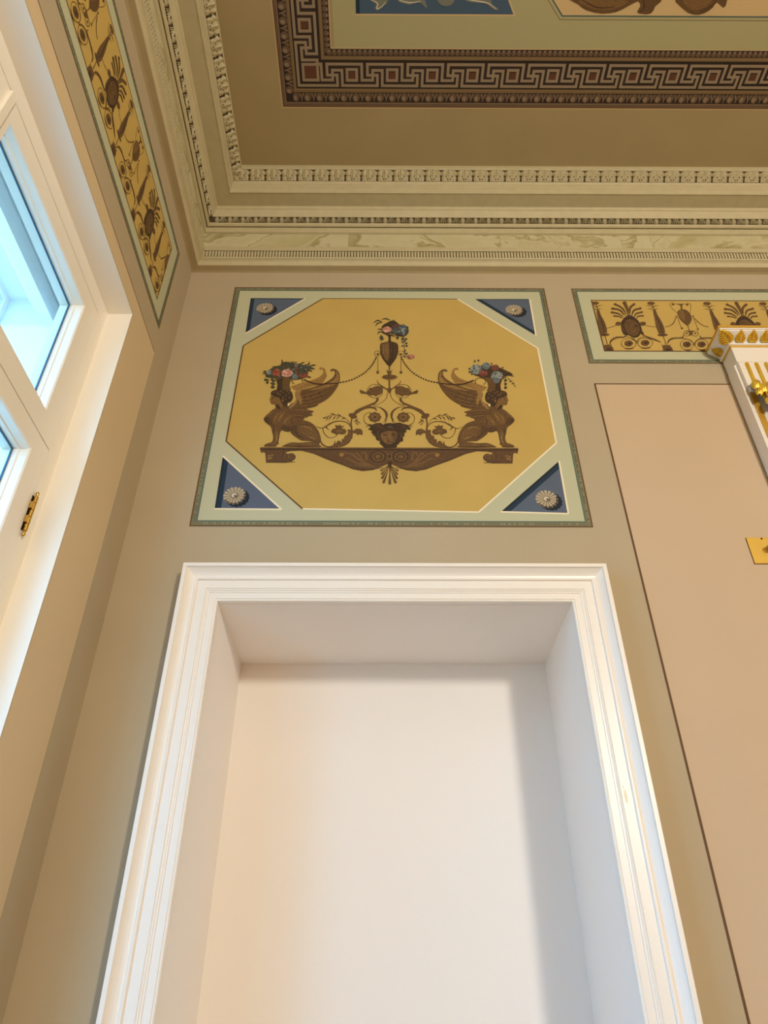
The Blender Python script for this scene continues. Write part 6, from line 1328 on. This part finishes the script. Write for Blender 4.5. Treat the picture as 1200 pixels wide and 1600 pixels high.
# ================================================================== painted panels with trompe-l'oeil edges
pn = tag(empty('painted_panel', loc=(0.834, 0, 3.664)), 'pinkish beige painted wall panel with brown edge line beside the niche', 'painted panel')
pn.location = (0, 0, 0)
def flat(name, parent, surf, quads, base=0.0008):
    b = MB()
    for m, l, P in quads: b.face([surf(a, c, base + l * STEP) for a, c in (P if (area(P) > 0) == (surf in (on_back, on_left)) else P[::-1])], m)
    return b.build(name, parent)
def R4(x0, x1, z0, z1): return [(x0, z0), (x1, z0), (x1, z1), (x0, z1)]
flat('panel_field', pn, on_back, [(panelpaint, 0, R4(0.834, 1.364, 0.9, 3.664))])
flat('panel_line', pn, on_back, [(brownline, 1, R4(0.832, 0.8385, 0.9, 3.6615)), (brownline, 1, R4(0.832, 1.364, 3.6615, 3.667))])
pl = tag(empty('painted_panel'), 'tan painted border band with thin dark line round the window opening', 'painted panel')
light_line = mat('pale_line_paint', (226, 206, 160), 0.7)
bandpaint = mat('window_band_paint', (214, 192, 154), 0.75, noise=0.02, scale=3)
zt = 3.668
flat('panel_field', pl, on_left, [(bandpaint, 0, R4(-3.0, WY1 - .0, WZ1, zt)), (bandpaint, 0, R4(WY1, -0.155, 0.75, zt))])
flat('panel_line', pl, on_left, [(brownline, 1, R4(-3.0, -0.155, zt - 0.003, zt + 0.001)), (light_line, 1, R4(-0.1565, -0.153, 0.75, zt))])

# ================================================================== main mural over the niche
PC.update({'SG': (190, 190, 158), 'OL': (122, 119, 91), 'BR': (98, 70, 36), 'TE': (72, 104, 96), 'OD': (110, 108, 82), 'OL2': (152, 148, 116)})
mur = tag(empty('wall_mural'), 'octagonal ochre mural of two winged sphinxes over the niche', 'mural')
MX0, MX1, MZ0, MZ1 = -0.6455, 0.7135, 2.981, 4.2575
paint('sage_ground', [rect('SG', 0, MX0 + 0.02, MX1 - 0.02, MZ0 + 0.02, MZ1 - 0.02)], mur, base=0.0004)
bd = frame('OL', 0, MX0, MX1, MZ0, MZ1, 0.0245) + frame('BR', 1, MX0, MX1, MZ0, MZ1, 0.0048) + frame('TE', 1, MX0 + .0205, MX1 - .0205, MZ0 + .0205, MZ1 - .0205, 0.0040)
random.seed(3)
def dashes(x0, x1, z, along):
    out = []; t = x0
    while t < x1:
        s = 0.0042
        if along: out.append(rect('OD' if random.random() < .6 else 'OL2', 1, t, t + s, z - .0032, z + .0032))
        else: out.append(rect('OD' if random.random() < .6 else 'OL2', 1, z - .0032, z + .0032, t, t + s))
        t += 0.0088
    return out
bd += dashes(MX0 + .02, MX1 - .02, MZ0 + .0128, True) + dashes(MX0 + .02, MX1 - .02, MZ1 - .0128, True) + dashes(MZ0 + .02, MZ1 - .02, MX0 + .0128, False) + dashes(MZ0 + .02, MZ1 - .02, MX1 - .0128, False)
paint('beaded_border', bd, mur)
paint('octagon_field', polys('octagon_field'), mur)
for k in ('tl', 'bl', 'tr', 'br'):
    sp_ = paint('spandrel', polys('spandrel_' + k), mur); paint('rosette', polys('spandrel_' + k + '_rosette'), sp_, base=0.0012)
mir = lambda p: (2 * XC - p[0], p[1])
for f_, fl in ((None, 'flowers_blue'), (mir, 'flowers_roses')):
    sx = paint('sphinx', polys('sphinx_body'), mur, f=f_, base=0.0020)
    for i_, (k, nm) in enumerate((('sphinx_wing_far', 'far_wing'), ('sphinx_wing', 'near_wing'), ('sphinx_head', 'head'), ('sphinx_basket', 'basket'), ('sphinx_loop', 'garland_loop'), ('sphinx_berries', 'hanging_berries'), ('sphinx_garland', 'bead_garland'))):
        o = paint(nm, polys(k), sx, f=f_, base=(0.0016, 0.0024, 0.0028, 0.0030, 0.0034, 0.0035, 0.0036)[i_])
        if nm in ('bead_garland', 'hanging_berries'): tag(o, kind='stuff')
    tag(paint('flowers', polys(fl), sx, base=0.0040), 'blue and red flowers' if fl == 'flowers_blue' else 'pink and orange roses')
paint('scrollwork', polys('scrollwork'), mur, base=0.0024); paint('console_shelf', polys('console_shelf'), mur, base=0.0016); paint('palmette', polys('palmette'), mur, base=0.0018); paint('face_mask', polys('mask'), mur, base=0.0032)
uo = paint('urn', polys('urn'), mur, base=0.0032); paint('flowers', polys('urn_flowers'), uo, base=0.0038)
for half in (0, 1): tag(paint('bead_garland', polys('garland')[half::2], mur, base=0.0018), kind='stuff')

# ================================================================== grotesque friezes
def frieze(name, label, surf, x0, x1, fx0, fx1, f, shifts, keep):
    fr_ = tag(empty(name), label, 'frieze')
    Z0, Z1 = 3.781, 4.2575
    paint('sage_ground', [rect('SG', 0, x0 + .015, x1 - .015, Z0 + .015, Z1 - .015)], fr_, surf, base=0.0004)
    d = frame('OL', 0, x0, x1, Z0, Z1, 0.0225) + frame('BR', 1, x0, x1, Z0, Z1, 0.0036) + frame('TE', 1, x0 + .0185, x1 - .0185, Z0 + .0185, Z1 - .0185, 0.0036)
    d += dashes(x0 + .02, x1 - .02, Z0 + .0115, True) + dashes(x0 + .02, x1 - .02, Z1 - .0115, True) + dashes(Z0 + .02, Z1 - .02, x0 + .0115, False) + dashes(Z0 + .02, Z1 - .02, x1 - .0115, False)
    paint('beaded_border', d, fr_, surf)
    paint('ochre_field', [rect('OC', 0, fx0, fx1, 3.851, 4.1795)] + frame('LN', 1, fx0, fx1, 3.851, 4.1795, 0.0055), fr_, surf)
    for s in shifts:
        for nm in ('frieze_candelabrum', 'frieze_urn', 'frieze_mask'):
            pl_ = polys(nm)
            ss = (s - 0.242, s) if nm == 'frieze_candelabrum' else (s,)
            for s_ in ss:
                if not any(keep(f((x + s_, z))) > 0 for c, l, P in pl_ for x, z in P): continue
                paint(nm[7:], pl_, fr_, surf, f=lambda p: f((p[0] + s_, p[1])), keep=keep, base={'frieze_candelabrum': 0.0014, 'frieze_urn': 0.0018, 'frieze_mask': 0.0024}[nm])
    return fr_
frieze('wall_frieze', 'ochre frieze of masks and urns beside the gilded pilaster', on_back, 0.832, 2.75, 0.9055, 2.68, lambda p: p, (-0.484, 0.0, 0.484, 0.968), lambda p: p[0] - 0.909)
frieze('wall_frieze', 'ochre frieze of masks and urns above the window', on_left, -1.95, -0.1665, -1.88, -0.2475, lambda p: (-0.473 + (p[0] - 1.048) * 0.93, p[1]), (-1.452, -0.968, -0.484, 0.0), lambda p: -0.2505 - p[1 - 1])

# ================================================================== ceiling painting with its Greek-key frame
PC.update({'CB': (100, 70, 46), 'CE': (104, 82, 62), 'CL': (140, 118, 94), 'CK': (30, 20, 12), 'CO': (120, 96, 60), 'ME': (146, 128, 104), 'MG': (44, 28, 20), 'SQ': (92, 52, 32), 'CW': (206, 180, 130), 'CS': (172, 166, 122), 'CT': (74, 96, 92), 'BU2': (66, 80, 92)})
PC['BUC'] = (64, 88, 112)
ctp = tag(empty('ceiling_painting'), 'dark Greek key frame and sage field painted on the ceiling', 'ceiling painting')
CX, CY = -0.4440, -0.4470      # outer corner of the frame
XE, YE = 2.75, -3.4
def gx(d): return CX + (d * 0.87 if d < 0.09 else d - 0.0117)     # the frame is a little narrower along the window side
def band(c, l, d0, d1):
    """strip of an L: d0..d1 inside the outer edge, along the near side and the left side"""
    return [(c, l, [(gx(d0), CY - d0), (XE, CY - d0), (XE, CY - d1), (gx(d1), CY - d1)]), (c, l, [(gx(d0), CY - d0), (gx(d1), CY - d1), (gx(d1), YE), (gx(d0), YE)])]
def both_legs(c, l, pts):
    """shape given as (distance along, distance in) from the outer corner, drawn on both legs"""
    return [(c, l, [(gx(s), CY - d) for s, d in pts]), (c, l, [(gx(d), CY - s) for s, d in pts])]
paint('frame_ground', band('CW', 0, 0, .004) + band('CB', 0, .004, .009) + band('CE', 0, .009, .0255) + band('MG', 0, .0255, .066) + band('CO', 0, .066, .082) + band('CK', 0, .082, .0905) + band('MG', 0, .0905, .188) + band('CK', 0, .188, .1965) + band('CO', 0, .1965, .2115) + band('MG', 0, .2115, .2385) + band('CW', 0, .2385, .2425) + band('CL', 1, .0755, .0775) + band('CL', 1, .021, .0235) + band('CL', 1, .203, .205), ctp, on_ceiling, base=0.0006)
E_ = []
s = 0.075
while s < 2.9:
    eg = [(s + .0160 * math.cos(a), .0465 + .0190 * math.sin(a)) for a in [2 * math.pi * i / 12 for i in range(12)]]
    E_ += both_legs('CE', 3, eg) + both_legs('CL', 4, [(s - .003 + .0085 * math.cos(a), .0435 + .0115 * math.sin(a)) for a in [2 * math.pi * i / 9 for i in range(9)]])
    m = s + .0265
    for dx in (-.0095, -.004, .004, .0095): E_ += both_legs('CL' if abs(dx) > .005 else 'CE', 3, [(m - dx * .25 - .0012, .0315), (m - dx * .25 + .0012, .0315), (m + dx * 1.1 + .0022, .0630), (m + dx * 1.1 - .0022, .0630)])
    s += 0.053
paint('egg_border', E_, ctp, on_ceiling, base=0.0012)
K_ = []; t = 0.0057
def line(pts, col='ME', l=2):
    for (a, b_), (c, d) in zip(pts, pts[1:]):
        K_.extend(both_legs(col, l, [(min(a, c) - t, min(b_, d) - t), (max(a, c) + t, min(b_, d) - t), (max(a, c) + t, max(b_, d) + t), (min(a, c) - t, max(b_, d) + t)]))
PER = 0.172; top_, bot, m_ = 0.1800, 0.0945, 0.1365      # 'top' is the inner rim
def sq(c, hw, hh, m=0.1375):
    line([(c - hw, m - hh), (c + hw, m - hh), (c + hw, m + hh), (c - hw, m + hh), (c - hw, m - hh)])
    K_.extend(both_legs('SQ', 2, [(c - hw + t + .003, m - hh + t), (c + hw - t, m - hh + t), (c + hw - t, m + hh - t - .004), (c - hw + t + .003, m + hh - t - .004)]))
for k in range(16):
    c = 0.2417 + PER * k      # centre of the swastika-like crossing
    line([(c, m_), (c + .0200, m_), (c + .0200, bot), (c - .0665 if k else bot, bot)])
    line([(c, m_), (c, .1560), (c + .0410, .1560), (c + .0410, bot), (c + PER - .0665, bot)])
    line([(c, m_), (c - .0225, m_), (c - .0225, top_), (c + PER - .0665, top_)])
    line([(c, m_), (c, .1170), (c - .0465, .1170), (c - .0465, top_), (c - .0665, top_)])
    sq(c + .0830, .0207, .0215)
sq(.1485, .0310, .0310, .1485)
paint('greek_key', [(c, l, P) for c, l, P in K_], ctp, on_ceiling, base=0.0012)
B_ = []; s = 0.225; i = 0
while s < 2.9:
    B_ += both_legs('CE', 3, [(s, .2145), (s + .014, .2145), (s + .018, .225), (s + .012, .236), (s + .003, .236), (s - .003, .225)]) + both_legs('CL', 4, [(s + .003, .226), (s + .010, .228), (s + .008, .235), (s + .002, .234)])
    s += 0.0215
paint('leaf_border', B_, ctp, on_ceiling, base=0.0012)
paint('sage_field', [('CS', 0, [(CX + .2425, CY - .2425), (XE, CY - .2425), (XE, YE), (CX + .2425, YE)])], ctp, on_ceiling, base=0.0004)
q = [(-0.108, -0.808), (0.533, -0.808), (0.20, -1.40), (-0.108, -1.40)]
cb = paint('blue_panel', [('BUC', 1, q), ('CW', 2, [(-0.108, -0.808), (0.537, -0.808), (0.530, -0.8135), (-0.108, -0.8135)]), ('CW', 2, [(0.530, -0.808), (0.537, -0.808), (0.204, -1.40), (0.197, -1.40)]), ('DB', 2, [(-0.108, -0.8135), (-0.092, -0.8135), (-0.092, -1.40), (-0.108, -1.40)])], ctp, on_ceiling)
paint('ribbon_ornament', polys('ceiling_ribbon'), cb, on_ceiling, base=0.0016)
cp_ = paint('cream_panel', [('CP', 1, [(0.724, -0.807), (2.4, -0.807), (2.4, -1.50), (0.724 - .62, -1.50)])] + [('CT', 2, [(0.724, -0.807), (2.4, -0.807), (2.4, -0.812), (0.727, -0.812)]), ('CT', 2, [(0.724, -0.807), (0.728, -0.810), (0.110, -1.50), (0.104, -1.50)]), ('CO', 2, [(0.717, -0.7955), (2.4, -0.7955), (2.4, -0.7975), (0.718, -0.7975)]), ('CO', 2, [(0.717, -0.7955), (0.719, -0.7965), (0.096, -1.50), (0.094, -1.50)])], ctp, on_ceiling)
paint('acanthus_scroll', polys('ceiling_acanthus'), cp_, on_ceiling, base=0.0016)

# ================================================================== gilded pilaster at the right
pil = tag(empty('pilaster'), 'white pilaster with gilded capital and gold reeds on the beige wall', 'pilaster')
gold = mat('gold_leaf', (255, 208, 84), 0.42, metal=0.7, noise=0.12, scale=60, bump=0.1, bscale=90)
goldpaint = mat('gold_paint', (222, 178, 74), 0.38, metal=0.6)
pw = mat('pilaster_white', (240, 234, 226), 0.4)
PX0, PX1 = 1.368, 1.664
b = MB(); b.box(PX0, PX1, -0.058, -0.0045, 0.1, 3.70, pw); shaft = b.build('shaft', pil)
# raised edge strips of the front face, gold fillets and sunk field
b = MB()
for s in (0, 1):
    def X(v): return v if s == 0 else PX0 + PX1 - v
    a, c = sorted((X(PX0 - 0.003), X(PX0 + 0.0055))); b.box(a, c, -0.0665, -0.0560, 0.1, 3.700, pw)
b.build('edge_strip', pil)
for s in (0, 1):
    b = MB(); a, c = sorted((PX0 + .0185 if s == 0 else PX1 - .0185, PX0 + .038 if s == 0 else PX1 - .038)); b.box(a, c, -0.064, -0.0575, 0.1, 3.574, goldpaint); tag(b.build('gold_fillet', pil), 'gold fillet')
# capital block with shallow bevel step
b = MB()
b.box(PX0 + .002, PX1 - .002, -0.085, -0.0045, 3.700, 3.787, pw); b.box(PX0 + .0075, PX1 - .0075, -0.083, -0.0045, 3.575, 3.700, pw)
b.box(PX0 + .018, PX1 - .018, -0.075, -0.0045, 3.555, 3.575, pw)
b.build('capital_block', pil)
# gilded reeds (cabling)
for k in range(7):
    cx = PX0 + 0.037 + 0.037 * k
    if cx > PX1 - 0.03: continue
    bb = MB(); N = 8; r = 0.0085; zs = [3.575, 3.690, 3.696, 3.700]; rs = [r, r, r * .7, r * .15]
    rows = [[(cx + rr_ * math.cos(math.pi * i / N), -0.082 - rr_ * math.sin(math.pi * i / N), z) for i in range(N + 1)] for z, rr_ in zip(zs, rs)]
    for A, B in zip(rows, rows[1:]):
        for i in range(N): bb.face([A[i], A[i + 1], B[i + 1], B[i]], gold, True)
    recalc(bb.build('reed', pil))
# crown moulding: cyma that runs round three sides
def crown(name, prof, m):
    bb = MB()
    for (p0, z0_), (p1, z1_) in zip(prof, prof[1:]):
        # p: offset out from the block's side (x) and from its front (y)
        def loop(p, z): return [(PX0 + .002 - p, -0.0045, z), (PX0 + .002 - p, -0.085 - p, z), (PX1 - .002 + p, -0.085 - p, z), (PX1 - .002 + p, -0.0045, z)]
        A, B = loop(p0, z0_), loop(p1, z1_)
        for k in range(3): bb.face([A[k], A[k + 1], B[k + 1], B[k]], m)
    A = loop(prof[-1][0], prof[-1][1])
    return recalc(bb.build(name, pil))
crown('gold_astragal', [(0, 3.782), (0.004, 3.7825), (0.005, 3.786), (0.006, 3.787)], goldpaint)
crown('lower_fillet', [(0.006, 3.787), (0.0105, 3.788), (0.0115, 3.795), (0.0075, 3.797)], pw)
crown('cyma', [(0.0075, 3.797), (0.010, 3.803), (0.016, 3.811), (0.026, 3.818), (0.036, 3.824), (0.044, 3.829), (0.0455, 3.8325)], pw)
crown('upper_fillet', [(0.0455, 3.8325), (0.049, 3.833), (0.050, 3.8365), (0.0505, 3.8375)], pw)
crown('gold_cap', [(0.0505, 3.8375), (0.0535, 3.8385), (0.0545, 3.8475), (0.0, 3.8480)], goldpaint)
def feather_leaf():
    """gilded leaf of ridged leaflets fanning off a midrib, over a thin backing plate"""
    b = MB(); H = 0.050
    prof = [(0.0, 0.012), (0.15, 0.019), (0.35, 0.0205), (0.55, 0.017), (0.75, 0.0115), (0.9, 0.006), (1.0, 0.001)]
    for (t0, w0), (t1, w1) in zip(prof, prof[1:]):
        for s in (-1, 1): b.face([(0, -0.004, H * t0), (s * w0, 0.0, H * t0), (s * w1, 0.0, H * t1), (0, -0.004, H * t1)], gold)
    for i in range(6):
        t = 0.02 + 0.145 * i; wd = (0.0195, 0.0225, 0.0215, 0.0180, 0.0130, 0.0075)[i]
        for s in (-1, 1):
            A = (s * 0.0008, -0.0065, H * t); T_ = (s * wd, -0.0035, H * (t + 0.155)); C = (s * wd * 0.55, -0.0110, H * (t + 0.105)); U = (s * wd * 0.45, -0.0030, H * (t + 0.165)); D = (s * wd * 0.62, -0.0028, H * (t + 0.028))
            for f in ((A, D, C), (D, T_, C), (T_, U, C), (U, A, C)): b.face(f, gold)
    b.face([(-0.0016, -0.006, 0), (0.0016, -0.006, 0), (0.0006, -0.0095, H * 1.02), (-0.0006, -0.0095, H * 1.02)], gold)
    return b
lf0 = recalc(feather_leaf().build('gilded_leaf', pil))
tcy = Matrix.Rotation(math.radians(47), 4, 'X')
lst = [along_back(PX0 + .002 + 0.0495 * (k + 0.5) + 0.011, 0.095, 3.799) for k in range(5)]
lst += [Matrix(((0, -1, 0, PX0 - 0.007), (-1, 0, 0, -0.034), (0, 0, 1, 3.799), (0, 0, 0, 1))) @ Matrix.Scale(-1, 4, (0, 1, 0))]
def face_left(y): return Matrix(((0, 1, 0, PX0 - 0.007), (-1, 0, 0, y), (0, 0, 1, 3.799), (0, 0, 0, 1)))
lst = lst[:5] + [face_left(-0.034)]
for k, M in enumerate(lst):
    if k == 0: lf0.matrix_world = M @ tcy
    else: inst(lf0, 'gilded_leaf', pil, M @ tcy)
c45 = math.sqrt(.5)
Mc = Matrix(((c45, c45, 0, PX0 - 0.004), (-c45, c45, 0, -0.091), (0, 0, 1, 3.799), (0, 0, 0, 1)))
inst(lf0, 'corner_leaf', pil, Mc @ Matrix.Rotation(math.radians(56), 4, 'X') @ Matrix.Scale(1.35, 4))
# one large acanthus leaf hanging below the reeds: a bulging body with rounded, folded lobes
cxp = (PX0 + PX1) / 2
b = MB(); ROWS = 9; rows = []
for i in range(ROWS + 1):
    t = i / ROWS; hw = 0.118 * (1 - t ** 1.8) + 0.006; zz = 3.580 - 0.235 * t
    rows.append([(cxp + hw * u, -0.078 - 0.030 * math.sin(math.pi * min(1, 0.15 + t)) * (1 - 0.5 * u * u) - (0.005 if abs(u) in (0.0, 0.6) else 0), zz) for u in (-1, -0.8, -0.6, -0.3, 0.0, 0.3, 0.6, 0.8, 1)])
for A, B in zip(rows, rows[1:]):
    for k in range(8): b.face([A[k], A[k + 1], B[k + 1], B[k]], gold)
big = recalc(b.build('acanthus_leaf', pil))
def lobe_mesh():
    bb = MB(); N = 9; out = []
    for i in range(N + 1):
        t = i / N; hw = 0.0165 * (math.sin(math.pi * (0.12 + 0.80 * t)) ** 0.7) * (1 + 0.14 * math.cos(t * 16)); y = -0.004 - 0.016 * math.sin(math.pi * (0.1 + 0.75 * t))
        out.append([(-hw, 0.002, -0.052 * t), (-hw * 0.55, y * 0.9, -0.053 * t), (-hw * .22, y * 0.7, -0.053 * t), (0, y * 1.1, -0.056 * t), (hw * .22, y * 0.7, -0.053 * t), (hw * 0.55, y * 0.9, -0.053 * t), (hw, 0.002, -0.052 * t)])
    for A, B in zip(out, out[1:]):
        for k in range(6): bb.face([A[k], A[k + 1], B[k + 1], B[k]], gold, True)
    return bb
lb0 = None
for (u, z, ang, s) in ((0.121, 3.578, 10, 1.0), (0.098, 3.556, 16, 1.05), (0.112, 3.538, 26, 0.9), (0.080, 3.520, 12, 1.1), (0.092, 3.492, 24, 0.95), (0.056, 3.486, 10, 1.1), (0.066, 3.448, 22, 1.0), (0.030, 3.450, 6, 1.1), (0.036, 3.405, 14, 1.0), (0.0, 3.400, 0, 1.2), (0.070, 3.570, 4, 1.0), (0.030, 3.560, 0, 1.0)):
    for sg in ((-1, 1) if u else (1,)):
        M = Matrix.Translation((cxp + sg * u, -0.098 - 0.014 * (1 - u / .13), z)) @ Matrix.Rotation(math.radians(sg * -ang), 4, 'Y') @ Matrix.Rotation(math.radians(-10), 4, 'X') @ Matrix.Scale(s, 4)
        if lb0 is None: lb0 = recalc(lobe_mesh().build('leaf_lobe', big)); lb0.matrix_world = M
        else: inst(lb0, 'leaf_lobe', big, M)

# ================================================================== brass plate on the panel
bp = tag(empty('mounting_plate'), 'small square brass mounting plate with a stud on the pinkish panel', 'wall plate')
yel = mat('satin_brass_plate', (222, 182, 84), 0.42, metal=0.55)
b = MB(); b.box(1.2145, 1.314, -0.0045, -0.001, 2.838, 2.939, yel); o = b.build('plate', bp)
dark = mat('plate_edge', (96, 66, 30), 0.6)
b = MB(); b.box(1.2125, 1.316, -0.0016, -0.0008, 2.836, 2.9395, dark); b.build('plate_edge', bp)
steel = mat('stud_metal', (176, 150, 110), 0.25, metal=1.0)
st = empty('stud', bp, (1.2645, -0.0045, 2.8885))
def ylathe(prof, m, name, parent, N=14):
    bb = MB(); R_ = [[(r * math.cos(2 * math.pi * i / N), -d, r * math.sin(2 * math.pi * i / N)) for i in range(N)] for r, d in prof]
    for A, B in zip(R_, R_[1:]):
        for i in range(N): bb.face([A[i], A[(i + 1) % N], B[(i + 1) % N], B[i]], m, N > 8)
    bb.face(R_[-1], m); return recalc(bb.build(name, parent))
ylathe([(0.0105, 0.0), (0.0105, 0.003), (0.0095, 0.0035)], brass, 'washer', st)
ylathe([(0.0080, 0.0035), (0.0080, 0.010), (0.0070, 0.0105)], brass, 'nut', st, 6)
ylathe([(0.0052, 0.0105), (0.0052, 0.026), (0.0045, 0.027)], steel, 'threaded_rod', st)
sc_ = ylathe([(0.0035, 0.0045), (0.0030, 0.0060), (0.001, 0.0066)], brassdark, 'screw', bp); sc_.location = (1.2645, 0, 2.934)
